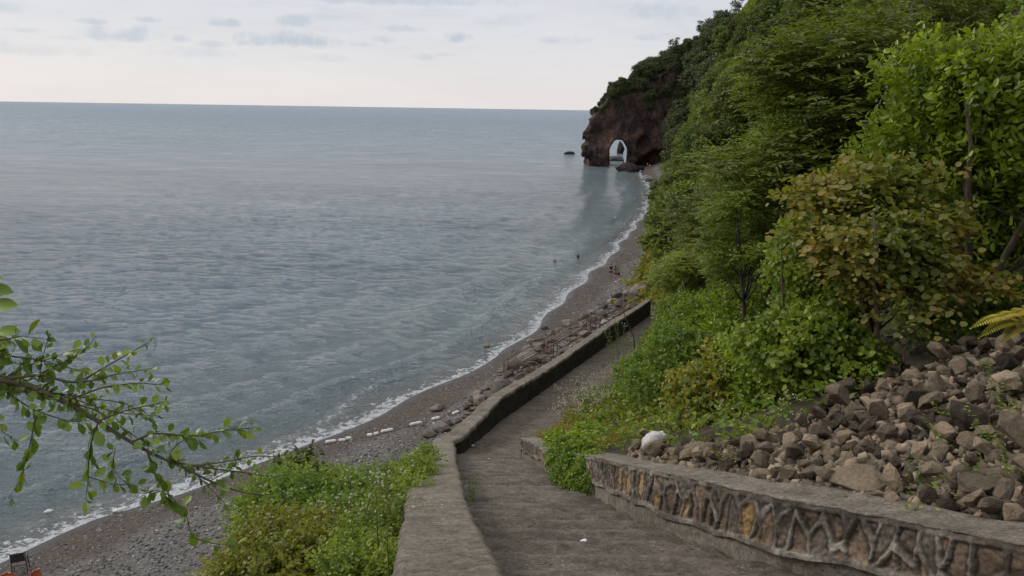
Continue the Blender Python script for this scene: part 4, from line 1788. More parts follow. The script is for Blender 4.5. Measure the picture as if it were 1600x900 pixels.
def plant_tree(key, x, y, z, s, label, cat, group, name, rz=None, rx=0.0):
    e = empty(name, (x, y, z), label, cat, group, random.uniform(0, 6.28) if rz is None else rz, s)
    link('trunk', TREES[key][0], e)
    link('crown', TREES[key][1], e)
    if rx:
        e.rotation_euler = (rx, 0, e.rotation_euler[2])
    return e


def hill_trees():
    pts = []
    n = {'near': 0, 'mid': 0, 'far': 0}
    rr = random.Random(11)
    for zone, y0, y1, sp, tries in (('near', 19, 62, 2.7, 2600), ('mid', 62, 140, 4.2, 2600), ('far', 140, 318, 6.6, 3200)):
        for _ in range(tries):
            y = rr.uniform(y0, y1)
            s = rr.uniform(1.3, {'near': 34, 'mid': 46, 'far': 56}[zone])
            x = float(xr(y)) + s
            if zone == 'near' and s < 2.2 and y < 26:
                continue
            if any((x - a) ** 2 + (y - b) ** 2 < sp * sp for a, b in pts):
                continue
            z = gz(x, y)
            u, v, t = project((x, y, z + 4))
            if u < 940 or u > 1680 or v < -130 - 2500 / t or v > 900:
                continue
            if zone == 'near' and y > 17 and u - 2.6 * FPX / t < np.interp(v, [300, 380, 450, 560, 640], [1028, 992, 1012, 1000, 960]):
                continue
            # must not stand in front of the arch or spoil the shore
            if zone != 'near' and u - 2.3 * FPX / t < np.interp(y, [62, 90, 150, 250, 318], [1000, 1020, 1030, 1030, 1026]):
                continue
            # skyline limit
            zt = z + 8.5
            ut, vt, _t = project((x, y, zt))
            lim = np.interp(ut, [1020, 1040, 1100, 1170, 1240, 1300], [175, 120, 62, 6, -60, -200])
            if vt < lim - 6:
                continue
            if n[zone] >= {'near': 130, 'mid': 120, 'far': 150}[zone]:
                break
            pts.append((x, y))
            n[zone] += 1
            if zone == 'near':
                plant_tree(('acacia', rr.randrange(4)) if v > 130 or rr.random() < .35 else ('wood', rr.randrange(3)), x, y, z - .3, (rr.uniform(.62, .95) if s < 5 else rr.uniform(.85, 1.15)) * (.85 if v <= 130 else 1),
                           'feathery light-green tree on the slope right above the path', 'tree', 'feathery trees on the near slope', 'acacia_tree')
            elif zone == 'mid':
                plant_tree(('acacia', rr.randrange(4)) if rr.random() < (.5 if v > 150 else .12) else ('far', rr.randrange(4)), x, y, z - .4, rr.uniform(.9, 1.25),
                           'feathery green tree on the middle of the wooded hillside', 'tree', 'trees on the middle hillside', 'acacia_tree')
            else:
                k = ('fardark', rr.randrange(3)) if (y > 235 or rr.random() < .12) else ('far', rr.randrange(4))
                plant_tree(k, x, y, z - .5, rr.uniform(1.1, 1.5),
                           'tree in the far wooded hillside towards the rocky headland', 'tree', 'trees on the far hillside', 'hill_tree')
    print('trees', n)


hill_trees()
for _px, _py, _t, _s, _lab in [(1200, 470, 21, 1.0, 'slender acacia with its dark trunk showing through open foliage'),
                               (1165, 530, 19, .62, 'leaning young acacia lower on the slope below the slender one')]:
    _P = CAM + ray(_px, _py) * _t
    plant_tree(('sapling', 0), _P[0], _P[1], min(_P[2], gz(_P[0], _P[1]) + .5), _s, _lab, 'tree', None, 'acacia_tree')


def headland_trees():
    rr = random.Random(5)
    n = 0
    # tops of the rock: take the highest mesh vertices on a coarse grid
    cells = {}
    for v in HV:
        if v[2] < 19 or v[0] < 31 or v[0] > 87 or v[1] > 318:
            continue
        st = 2.4 if v[0] < 50 else 3.6
        k = (int(v[0] / st), int(v[1] / (st * 1.35)))
        if k not in cells or cells[k][2] < v[2]:
            cells[k] = v
    for k, v in sorted(cells.items()):
        if n > 220:
            break
        s = rr.uniform(.38, .62) if v[0] < 46 else rr.uniform(.6, .95)
        if v[0] < 36:
            s *= .7
        plant_tree(('fardark', rr.randrange(3)), v[0], v[1], v[2] - .8, s, 'dark shrubby tree growing on top of the rock headland', 'tree',
                   'dark trees crowning the headland', 'headland_tree')
        n += 1
    # shrubs clinging to the upper face
    face = [v for v in HV if 20 < v[2] < 34 and v[1] < 303 and v[0] > 33 and v[2] > 20 + 2.2 * math.sin(v[0] * .35) + (4 if 52 < v[0] < 66 else 0)]
    rr.shuffle(face)
    face = [v for v in HV if v[0] > 58 and v[2] > 20 and v[1] < 303 and rr.random() < .03] + face
    for v in face[:150]:
        plant_tree(('fardark', rr.randrange(3)), v[0], v[1] + .5, v[2] - 1.2, rr.uniform(.28, .55) if v[0] > 50 else rr.uniform(.22, .40), 'dark shrub clinging to the upper face of the headland', 'shrub',
                   'shrubs clinging to the cliff face', 'cliff_shrub')
    # skyline individuals
    for px, py, s, key, lab in [(976, 128, .62, ('fardark', 1), 'round dark tree standing up at the headland brow'),
                                (1052, 70, .85, ('open', 0), 'thin open tree against the sky above the headland'),
                                (1120, 30, .9, ('open', 1), 'bare-topped tree on the skyline ridge'),
                                (1150, 16, 1.0, ('open', 0), 'tall airy tree highest on the skyline ridge'),
                                (1095, 42, .8, ('open', 1), 'small airy tree lower on the skyline ridge')]:
        P = CAM + ray(px, py + 26) * (300 / ray(px, py)[1])
        plant_tree(key, P[0], P[1], P[2] + .5, s * 1.15, lab, 'tree', None, 'skyline_tree')


headland_trees()


def near_bush(name, seed, base, lb, n, shoot_len, k, ll, lw, mat, label, cat, shape='oval', r0=.05, nstem=4, group=None, barkm='twig', hgt=None, **kw):
    rg = np.random.default_rng(seed)
    e = empty(name, base, label, cat, group)
    h = hgt or max(l[2] for l in lb) * .85
    link('stem', trunk_mesh(rg, h, r0, lb, MAT[barkm], (0, 0), nstem, 3), e)
    link('foliage', make_crown(rg, lb, n, shoot_len, k, ll, lw, MAT[mat], shape, **kw), e)
    return e


def pix_lobes(base, items):
    """items: (px, py, depth, radius) crown lobes in world units relative to the base point"""
    out = []
    for px, py, t, r in items:
        P = CAM + ray(px, py) * t - np.array(base)
        out.append((P[0], P[1], P[2], r, r * .8))
    return out


def gpoint(px, py, t):
    P = CAM + ray(px, py) * t
    return (P[0], P[1], gz(P[0], P[1]) - .1)


def near_plants():
    # big glossy broad-leaved shrub at the right, in front of the hill
    b = gpoint(1520, 500, 11.5)
    lb = pix_lobes(b, [(1450, 150, 11.5, .75), (1500, 190, 11.2, .8), (1570, 150, 11.2, .8), (1620, 190, 11, .9), (1440, 235, 11.5, .7), (1540, 270, 11.4, .9), (1610, 320, 11, .9),
                       (1490, 330, 12, .8), (1560, 400, 11.8, .8), (1400, 260, 12.2, .6), (1450, 115, 11.6, .35), (1520, 120, 11.4, .35), (1590, 110, 11.1, .45), (1350, 310, 12.5, .5),
                       (1660, 260, 11, 1.0), (1600, 450, 11.5, .6), (1500, 440, 12.2, .5)])
    near_bush('broadleaf_shrub', 601, b, lb, 3300, .48, 8, .125, .062, 'broad', 'tall glossy bright-green broadleaf shrub rising beside the hazel', 'shrub', 'oval', .07, lift=1.1, droop=.0, spread=.7, shell=.25, size_var=.5)
    for px, py, t, s_, rz, lab in [(1830, 420, 10.5, .9, 2.0, 'glossy broadleaf shrub further along the slope past the fern'), (2050, 300, 12, 1.1, 4.0, 'largest glossy broadleaf shrub high on the slope past the fern')]:
        src = [o for o in COL.objects if o.name == 'broadleaf_shrub'][0]
        c = copy_tree(src)
        g = gpoint(px, py, t)
        c.location, c.rotation_euler, c.scale = g, (0, 0, rz), (s_,) * 3
        c['label'] = lab
    # yellow-brown hazel
    b = gpoint(1385, 560, 10.2)
    lb = pix_lobes(b, [(1330, 300, 10.6, .55), (1400, 290, 10.4, .6), (1430, 340, 10.2, .55), (1370, 370, 10.2, .65), (1300, 360, 10.6, .5), (1420, 420, 10.0, .5), (1340, 440, 10, .5), (1480, 450, 9.8, .4),
                       (1395, 485, 9.8, .45), (1290, 420, 10.5, .4), (1530, 475, 9.6, .35), (1440, 500, 9.6, .35), (1380, 255, 10.6, .3), (1440, 265, 10.5, .25)])
    rj = random.Random(8)
    lb = [(x + rj.uniform(-.25, .25), y + rj.uniform(-.3, .3), z + rj.uniform(-.22, .22), r * rj.uniform(.55, 1.0), rz * rj.uniform(.5, .9)) for x, y, z, r, rz in lb]
    near_bush('hazel_shrub', 602, b, lb, 1750, .5, 6, .092, .076, 'hazel', 'hazel shrub with yellowing and rust-brown round leaves above the rubble', 'shrub', 'round', .05, droop=.25, spread=.8, flat=.35, shell=.1, size_var=.5)
    # ivy-like hanging vine left of the hazel
    b = gpoint(1270, 560, 11.5)
    lb = pix_lobes(b, [(1265, 370, 11.6, .35), (1255, 420, 11.4, .38), (1275, 470, 11.2, .35), (1250, 390, 11.6, .3), (1290, 500, 11, .3), (1310, 330, 11.8, .3)])
    near_bush('climbing_vine', 603, b, lb, 1300, .3, 7, .065, .055, 'vine', 'dense curtain of small green vine leaves left of the hazel', 'vine', 'round', .03, droop=.6, lift=-.3)
    # low yellow-green bushes between hazel and rubble
    b = gpoint(1290, 600, 10.6)
    lb = pix_lobes(b, [(1240, 520, 10.8, .35), (1290, 530, 10.4, .4), (1330, 560, 10.2, .35), (1260, 565, 10.4, .38), (1200, 550, 11, .4), (1310, 500, 10.6, .3)])
    near_bush('low_shrub', 604, b, lb, 1000, .3, 7, .085, .06, 'lime', 'yellow-green shrub below the vine curtain with heart-shaped leaves', 'shrub', 'round', .03)
    b = gpoint(1230, 630, 11.5)
    lb = pix_lobes(b, [(1190, 600, 11.8, .5), (1240, 610, 11.4, .5), (1210, 645, 11.3, .42), (1280, 600, 11.0, .45), (1170, 570, 12.4, .5), (1290, 560, 11.4, .4), (1330, 590, 11, .3)])
    near_bush('green_shrub', 605, b, lb, 1700, .3, 7, .07, .05, 'broad', 'fresh green low bush at the left edge of the rubble heap', 'shrub', 'oval', .03)
    # yellowing vine over bush (1130,600)
    b = gpoint(1130, 690, 12)
    lb = pix_lobes(b, [(1130, 600, 12.2, .42), (1160, 640, 11.8, .4), (1100, 640, 12.2, .42), (1140, 570, 12.6, .35), (1180, 590, 12.2, .3), (1080, 610, 12.6, .35), (1130, 675, 11.8, .3), (1170, 680, 11.6, .25)])
    near_bush('yellowing_shrub', 606, b, lb, 1150, .28, 7, .085, .065, 'yellowing', 'yellowing shrub with dry patches standing behind the white sack', 'shrub', 'round', .03)
    # greens between yellowing shrub and flowering weeds
    b = gpoint(1050, 600, 15)
    lb = pix_lobes(b, [(1020, 585, 16, .5), (1060, 560, 15.5, .6), (1010, 610, 15, .45), (1070, 600, 15, .5), (1100, 560, 15.5, .5), (995, 590, 16.5, .38), (1050, 540, 17, .5)])
    near_bush('green_shrub', 607, b, lb, 1900, .3, 7, .075, .05, 'vine', 'mounded green bush between the path and the yellowing shrub', 'shrub', 'oval', .03)
    b = gpoint(1020, 520, 24)
    lb = pix_lobes(b, [(1050, 540, 23, .6), (1070, 520, 23, .8), (1065, 495, 25, .8), (1080, 540, 21, .7), (1030, 560, 21, .5), (1100, 500, 22, .8), (1140, 540, 19, .7), (1150, 490, 20, .8)])
    near_bush('green_shrub', 608, b, lb, 2600, .34, 7, .09, .055, 'broad', 'leafy bush leaning over the right edge of the lower path', 'shrub', 'oval', .04)
    # dark undergrowth in the shaded gap behind the hazel
    b = gpoint(1530, 470, 13.5)
    lb = pix_lobes(b, [(1500, 400, 13.5, .8), (1560, 430, 13.5, .8), (1480, 300, 14, .8), (1440, 400, 13, .6), (1600, 480, 12.8, .6), (1540, 500, 12.5, .4), (1470, 520, 12.3, .35)])
    near_bush('broadleaf_shrub', 609, b, lb, 1700, .4, 7, .12, .07, 'dark', 'dark shrub in the shade behind the hazel branches', 'shrub', 'oval', .05)
    b = gpoint(1560, 510, 10.5)
    lb = pix_lobes(b, [(1530, 500, 10.4, .3), (1570, 490, 10.4, .35), (1480, 515, 10.3, .25), (1610, 480, 10.3, .35)])
    near_bush('low_shrub', 610, b, lb, 700, .25, 6, .07, .055, 'vine', 'low green creeper on the bank just above the rubble', 'plant', 'oval', .02)
    # creeper hanging over the wall
    b = gpoint(905, 722, 14.6)
    p = CAM + ray(905, 770) * 12.6
    lb = pix_lobes(b, [(893, 728, 12.2, .19), (912, 745, 11.7, .17), (880, 743, 12.7, .15), (916, 764, 11.5, .11), (898, 752, 12.1, .16), (905, 708, 12.4, .22), (925, 722, 11.6, .16), (876, 718, 13.0, .18), (928, 748, 11.3, .10), (885, 700, 13.2, .2)])
    near_bush('hanging_creeper', 611, b, lb, 2100, .17, 7, .042, .033, 'vine', 'green creeper spilling over the stone wall onto the path', 'plant', 'round', .012, droop=.6, lift=-.1, hgt=.3)
    b = gpoint(960, 690, 14.2)
    lb = pix_lobes(b, [(900, 697, 14.6, .22), (940, 690, 14.4, .2), (980, 690, 14, .18), (950, 705, 13.6, .15), (990, 710, 13.2, .12), (870, 693, 15.4, .2), (920, 680, 15, .2), (1060, 665, 14.5, .2), (1030, 672, 14.6, .18)])
    near_bush('low_creeper', 612, b, lb, 1900, .18, 7, .045, .035, 'broad', 'bright green creeper mat on top of the wall left of the white sack', 'plant', 'round', .01, hgt=.2)
    # bank on the sea side: bright herb by the parapet
    b = gpoint(630, 820, 8.2)
    lb = pix_lobes(b, [(600, 880, 7, .26), (630, 830, 7.6, .24), (600, 820, 8, .28), (640, 780, 8.8, .22), (655, 745, 10, .2), (565, 860, 7.4, .28), (580, 900, 6.8, .28), (620, 900, 6.6, .2),
                       (665, 720, 11.4, .18), (640, 760, 9.6, .22), (610, 790, 8.8, .25), (645, 740, 10.4, .2), (540, 895, 7, .25)])
    near_bush('low_herb', 613, b, lb, 2500, .22, 7, .044, .028, 'lime', 'bright yellow-green herb crowding the outer side of the parapet', 'plant', 'oval', .012, hgt=.3, lift=.8, shell=.2)
    b = gpoint(460, 830, 9.5)
    lb = pix_lobes(b, [(430, 800, 9.6, .38), (480, 790, 10, .4), (520, 780, 10.4, .35), (450, 840, 9.2, .4), (410, 820, 9.4, .3), (500, 820, 9.4, .35), (560, 790, 10, .32), (540, 825, 9, .3), (425, 770, 10, .22), (470, 752, 10.6, .22),
                       (600, 765, 10.6, .25), (575, 760, 11, .2)])
    near_bush('bramble_bush', 614, b, lb, 2300, .32, 7, .058, .042, 'vine', 'dark green bramble bush at the seaward edge of the bank', 'shrub', 'oval', .02, lift=.3)
    b = gpoint(450, 890, 8)
    lb = pix_lobes(b, [(420, 870, 8, .32), (460, 890, 7.6, .3), (400, 895, 8, .3), (430, 840, 8.4, .25), (500, 870, 7.8, .3), (380, 905, 8.2, .25), (530, 850, 8.2, .28), (480, 850, 8.2, .28), (350, 915, 8.4, .2)])
    near_bush('bramble_bush', 615, b, lb, 1800, .30, 7, .052, .038, 'olive', 'yellowing bramble with dry stems at the bottom of the bank', 'shrub', 'oval', .02)
    b = gpoint(470, 745, 10.8)
    lb = pix_lobes(b, [(450, 742, 10.8, .15), (490, 760, 10.6, .16), (510, 775, 10.4, .15), (475, 728, 10.9, .12), (530, 770, 10.4, .12)])
    near_bush('leafy_sprig', 616, b, lb, 160, .3, 6, .08, .06, 'dark', 'loose dark sprigs standing above the bramble against the shingle', 'plant', 'oval', .012, shell=.2)
    # saplings and weeds
    rg = np.random.default_rng(620)


near_plants()


def stalk_plant(name, base, height, lean, k, ll, lw, mat, label, cat, seed, flowers=0, group=None, nst=1, spread=.15, start=.15, fl_mat='flower', fl_size=.03):
    rg = np.random.default_rng(seed)
    e = empty(name, base, label, cat, group)
    mb = MB()
    Ps, Ds, Ls, FP = [], [], [], []
    for s in range(nst):
        a = rg.uniform(0, 6.28)
        ox, oy = (math.cos(a) * spread * .4, math.sin(a) * spread * .4) if nst > 1 else (0, 0)
        lx, ly = lean[0] + (math.cos(a) * spread if nst > 1 else 0), lean[1] + (math.sin(a) * spread if nst > 1 else 0)
        h = height * rg.uniform(.75, 1.05)
        pts = [(ox + lx * t ** 1.6, oy + ly * t ** 1.6, h * t - .1 * (1 - t)) for t in np.linspace(0, 1, 8)]
        mb.tube(pts, [max(.0022, (.011 if name == 'tall_stalk' else .006) * (1 - .6 * t)) * (height ** .5) for t in np.linspace(0, 1, 8)], 5)
        for j in range(k):
            t = start + (1 - start) * (j + rg.uniform(0, .8)) / k
            i = min(6, int(t * 7))
            p = np.array(pts[i]) + (np.array(pts[i + 1]) - np.array(pts[i])) * (t * 7 - i)
            b = rg.uniform(0, 6.28)
            Ps.append(p)
            Ds.append((math.cos(b), math.sin(b), rg.uniform(-.1, .7)))
            Ls.append(ll * (1.1 - .6 * t) * rg.uniform(.8, 1.2))
        if flowers:
            for _ in range(flowers):
                q = np.array(pts[-1]) + rg.normal(size=3) * np.array([.10, .10, .06]) * height ** .5 * 1.1 + (0, 0, -.03)
                mb.tube([pts[-2], tuple((np.array(pts[-2]) + q) / 2), tuple(q)], .0016, 3)
                FP.append(q)
    link('stem', mb.mesh('stem', MAT['stem'], True), e)
    Ps, Ds, Ls = np.array(Ps), norm(np.array(Ds)), np.array(Ls)
    V, F = leaf_arrays(Ps, Ds, norm(np.array([0, 0, 1.]) + rg.normal(size=Ps.shape) * .3), Ls, Ls * lw / ll, 'oval')
    link('leaves', mesh_np('leaves', V, F, MAT[mat]), e)
    if flowers:
        FP = np.repeat(np.array(FP), 7, 0)
        D = norm(rg.normal(size=FP.shape) + np.array([0, 0, .4]))
        S = np.full(len(FP), fl_size)
        V, F = leaf_arrays(FP, D, norm(rg.normal(size=FP.shape)), S, S * .7, 'round')
        link('blossoms', mesh_np('blossoms', V, F, MAT[fl_mat]), e)
    return e


def weeds():
    rr = random.Random(3)
    # weed standing on the path beside the parapet
    p = hit(lambda x, y: zpath(y), 738, 785)
    stalk_plant('path_weed', p, .42, (0, .03), 34, .085, .012, 'vine', 'single narrow-leaved green weed growing on the path by the parapet', 'plant', 700, nst=3, spread=.05, start=.05)
    p = hit(lambda x, y: zpath(y), 724, 757)
    stalk_plant('path_weed', p, .22, (0, .02), 14, .06, .010, 'vine', 'tiny weed sprout against the parapet behind the taller weed', 'plant', 701, nst=2, spread=.04)
    p = hit(lambda x, y: zpath(y), 775, 787)
    stalk_plant('path_weed', p, .07, (0, .02), 12, .04, .010, 'vine', 'flat little grass tuft on the path right of the weed', 'plant', 702, nst=4, spread=.08)
    p = hit(lambda x, y: zpath(y), 1092, 850)
    stalk_plant('path_weed', p, .16, (0, .02), 14, .05, .010, 'vine', 'small weed at the foot of the stone wall plinth', 'plant', 703, nst=4, spread=.07)
    # tall stalks in front of the sea-side bank
    for i, (px, pt, pb, t, lab) in enumerate([(592, 715, 905, 6.6, 'tallest thin stalk with a pale feathery tip in front of the shingle'),
                                              (609, 800, 905, 6.3, 'shorter thin green stalk beside the tallest one'),
                                              (572, 830, 900, 7.0, 'slim leaning stalk left of the tallest one')]):
        B = CAM + ray(px, pb) * t
        T = CAM + ray(px - 6, pt) * t
        z0 = min(B[2], gz(B[0], B[1]))
        stalk_plant('tall_stalk', (B[0], B[1], z0), T[2] - z0, (T[0] - B[0], T[1] - B[1]), 44, .09, .008, 'lime', lab, 'plant', 710 + i, flowers=10 if i == 0 else 4, fl_mat='lime', fl_size=.02)
    for i in range(26):
        px, py = rr.uniform(400, 655), rr.uniform(760, 905)
        if px < 400 + (py - 760) * -.1 + 30 or px > 690 - (py - 700) * .2:
            continue
        p = ghit(px, py)
        k = rr.choice([('dry', 'dry brown weed stem standing among the greenery outside the parapet', 'dry weeds on the bank'), ('vine', 'upright green weed with pale flower heads on the bank', 'flowering weeds on the bank'),
                       ('yellowing', 'upright green weed with pale flower heads on the bank', 'flowering weeds on the bank')])
        stalk_plant('bank_weed', p, rr.uniform(.7, 1.15), (rr.uniform(-.15, .1), rr.uniform(-.1, .1)), 22, .06, .016, k[0], k[1], 'plant', 830 + i, flowers=0 if k[0] == 'dry' else 6, group=k[2], nst=4, spread=.2, fl_size=.014)
    # pale-flowered weeds overhanging the path
    for i, (px, py, h) in enumerate([(895, 650, .95), (905, 655, 1.0), (920, 645, 1.05), (935, 640, 1.1), (910, 670, .8), (950, 625, 1.2), (898, 668, .7), (925, 660, .9), (942, 655, .9)]):
        p = ghit(px, py)
        stalk_plant('flowering_weed', p, h, (-.12 + rr.uniform(-.1, .1), rr.uniform(-.1, .1)), 30, .075, .020, 'yellowing', 'bushy weed with tiny pale flowers leaning over the path edge', 'plant', 720 + i,
                    flowers=9, group='pale-flowered weeds at the path edge', nst=6, spread=.28, fl_size=.022)
    # tall leafy stems against the far wall
    for i, (px, py, h) in enumerate([(958, 570, 2.0), (966, 575, 2.3), (974, 570, 1.9), (985, 572, 1.5)]):
        p = ghit(px, py, 5)
        stalk_plant('tall_weed', p, h, (-.25 + .1 * i, .1), 46, .19, .045, 'vine', 'tall leafy stem reaching up in front of the lower parapet', 'plant', 740 + i, flowers=5,
                    group='tall leafy stems before the lower parapet', nst=2, spread=.2)
    # small weeds in the rubble
    for i, (px, py, m, lab) in enumerate([(1500, 700, 'lime', 'yellow-green tuft in the middle of the rubble slope'), (1560, 690, 'lime', 'yellow-green tuft right of the middle rubble tuft'),
                                          (1545, 745, 'lime', 'low bright plant between rubble and large dark boulder'), (1430, 797, 'lime', 'small bright herb rooted behind the wall coping'),
                                          (1470, 770, 'vine', 'thin green seedling beside the flat mossy stone'), (1590, 640, 'lime', 'leafy sprig hanging into the rubble from the frame edge'),
                                          (1595, 740, 'lime', 'bright seedling in front of the large dark boulder'), (1380, 600, 'vine', 'dark green tuft under the hazel at the heap top'),
                                          (1575, 605, 'vine', 'small creeping plant below the yellow fern'), (1150, 725, 'yellowing', 'dry brownish weed behind the wall coping'),
                                          (1175, 700, 'yellowing', 'upright dry weed with small pale flowers before the rubble'), (1500, 660, 'lime', 'small seedling high among the rubble stones')]):
        p = ghit(px, py)
        stalk_plant('rubble_weed', p, .22 if i != 10 else .7, (0, 0), 16, .07, .032, m, lab, 'plant', 760 + i, nst=7, spread=.22, flowers=3 if i == 10 else 0, fl_size=.012)
    # fern / goldenrod at the right edge
    rg = np.random.default_rng(777)
    b = CAM + ray(1625, 545) * 8.3
    b[2] = gz(b[0], b[1])
    e = empty('yellow_fern', b, 'yellow fern fronds arching out over the top of the rubble', 'fern')
    for (px, py) in [(1515, 520), (1545, 512), (1575, 505), (1560, 545), (1600, 500), (1640, 505), (1528, 535)]:
        tip = CAM + ray(px, py) * 8.1 - b
        n = 34
        t = np.linspace(.08, 1, n)
        P = tip[None] * t[:, None]
        P[:, 2] += .22 * np.sin(t * math.pi) + .05
        T = norm(np.gradient(P, axis=0))
        up = np.array([0, 0, 1.])
        S = norm(np.cross(T, up))
        L = .11 * np.sin(np.clip(t * 1.05, 0, 1) * math.pi) ** .7 + .02
        PP = np.concatenate((P, P))
        DD = norm(np.concatenate((S + T * .5, -S + T * .5)))
        V, F = leaf_arrays(PP, DD, np.repeat(up[None], 2 * n, 0), np.tile(L, 2), np.full(2 * n, .022), 'oval')
        mb = MB()
        mb.tube([tuple(p) for p in P[::4]], .004, 4)
        fr = link('frond', mesh_np('frond', V, F, MAT['fern']), e)
        link('midrib', mb.mesh('midrib', MAT['stem']), fr)
    # two red-leaved seedlings in the weeds
    for i, (px, py, s, lab) in enumerate([(983, 672, .16, 'small plant with bright red leaves among the low weeds'), (983, 645, .10, 'second tiny red-leaved plant higher in the weeds')]):
        p = ghit(px, py)
        stalk_plant('red_weed', p, s * 1.5, (0, 0), 12, .07, .05, 'red_leaf', lab, 'plant', 790 + i, nst=4, spread=.1)


weeds()


def ground_cover():
    """leafy undergrowth nobody could count"""
    rg = np.random.default_rng(900)

    def batch(name, n, sampler, ll, lw, mats, label, hgt=.25, shape='oval', tiers=3):
        P = sampler(n)
        P = P[:n]
        z = ground(P[:, 0], P[:, 1])
        dist = np.linalg.norm(P - CAM[None, :2], axis=1)
        sc = np.clip(dist / 14, .8, 6)
        B = np.stack([P[:, 0], P[:, 1], z + rg.uniform(0, 1, len(P)) * hgt * np.clip(sc, 1, 3) * (1 + .8 * fbm(P[:, 0] * .8, P[:, 1] * .8, seed=15))], 1)
        D = rg.normal(size=(len(P), 3))
        D[:, 2] = np.abs(D[:, 2]) * .5
        k = 4
        V, F = shoots(B, norm(D), .1 * 1, k, 1, 1, rg)      # template, replaced below
        st = B
        V, F = None, None
        dirs = norm(D)
        t = (np.arange(k) + .5) / k
        PP = st[:, None] + dirs[:, None] * (ll * 1.6 * sc)[:, None, None] * t[None, :, None]
        DD = norm(dirs[:, None] * .6 + rg.normal(size=(len(P), k, 3)) * .8)
        NN = norm(np.array([0, 0, 1.]) + rg.normal(size=(len(P), k, 3)) * .5)
        L = (ll * sc)[:, None] * rg.uniform(.6, 1.3, (len(P), k))
        V, F = leaf_arrays(PP.reshape(-1, 3), DD.reshape(-1, 3), NN.reshape(-1, 3), L.ravel(), (L * lw / ll).ravel(), shape)
        o = link(name, mesh_np(name, V, F, MAT[mats]))
        tag(o, label, None, None, 'stuff')

    def hill(n):
        out = []
        m = 0
        while m < n:
            y = 4 + 300 * rg.uniform(size=20000) ** 2.2
            s = rg.uniform(0.3, 40, 20000)
            x = xr(y) + s
            P = np.stack([x, y], 1)
            z = ground(x, y)
            v = np.stack([x, y, z], 1) - CAM
            t = v @ FWD
            u = 800 + FPX * (v @ RT) / t
            w = 450 - FPX * (v @ UPV) / t
            # not on the rubble nor on bare ground
            rub = (y < 15) & (w > np.interp(u, [990, 1060, 1150, 1230, 1300, 1360, 1420, 1500, 1600], [712, 716, 712, 690, 655, 622, 580, 545, 524]))
            ok = (t > 2) & (u > 900) & (u < 3200) & (w > -60) & (w < 880) & ~rub & ~((y > 17) & (y < 52) & (s < .1))
            out.append(P[ok])
            m += ok.sum()
        return np.concatenate(out)

    batch('hill_undergrowth', 42000, hill, .10, .06, 'vine', 'dense leafy undergrowth covering the hillside between the trees', .35)

    def bank(n):
        out, m = [], 0
        while m < n:
            y = rg.uniform(2.5, 19, 8000)
            u = rg.uniform(.08, 4.0, 8000)
            x = xl(y) - thick(y) - u
            ok = (vnoise(x * .8, y * .8, seed=77) > -.75) & (u < np.interp(y, [2, 8, 14, 19], [2.6, 2.8, 2.2, .9]) + .6 * vnoise(y, u * 0, seed=4))
            out.append(np.stack([x, y], 1)[ok])
            m += ok.sum()
        return np.concatenate(out)
    batch('bank_undergrowth', 9000, bank, .06, .04, 'lime', 'low yellow-green weeds covering the bank outside the parapet', .14)

    def verge(n):
        out, m = [], 0
        while m < n:
            y = rg.uniform(11.5, 24, 8000)
            s = rg.uniform(.3, 4.5, 8000)
            x = xr(y) + s * 1.0
            ok = (vnoise(x * 1.3, y * 1.3, seed=78) > -.35) | (s > 2.0)
            out.append(np.stack([x, y], 1)[ok])
            m += ok.sum()
        return np.concatenate(out)
    batch('verge_weeds', 8000, verge, .055, .035, 'yellowing', 'dry and yellowing weeds on the verge behind the wall end', .18)

    # hillside skirt of weeds along the back of the far beach
    def skirt(n):
        y = rg.uniform(56, 270, n)
        x = xr(y) + rg.normal(size=n) * .9 - .2
        return np.stack([x, y], 1)
    batch('beach_edge_weeds', 3000, skirt, .09, .06, 'yellowing', 'ragged weeds where the far beach meets the hillside', .3)


ground_cover()


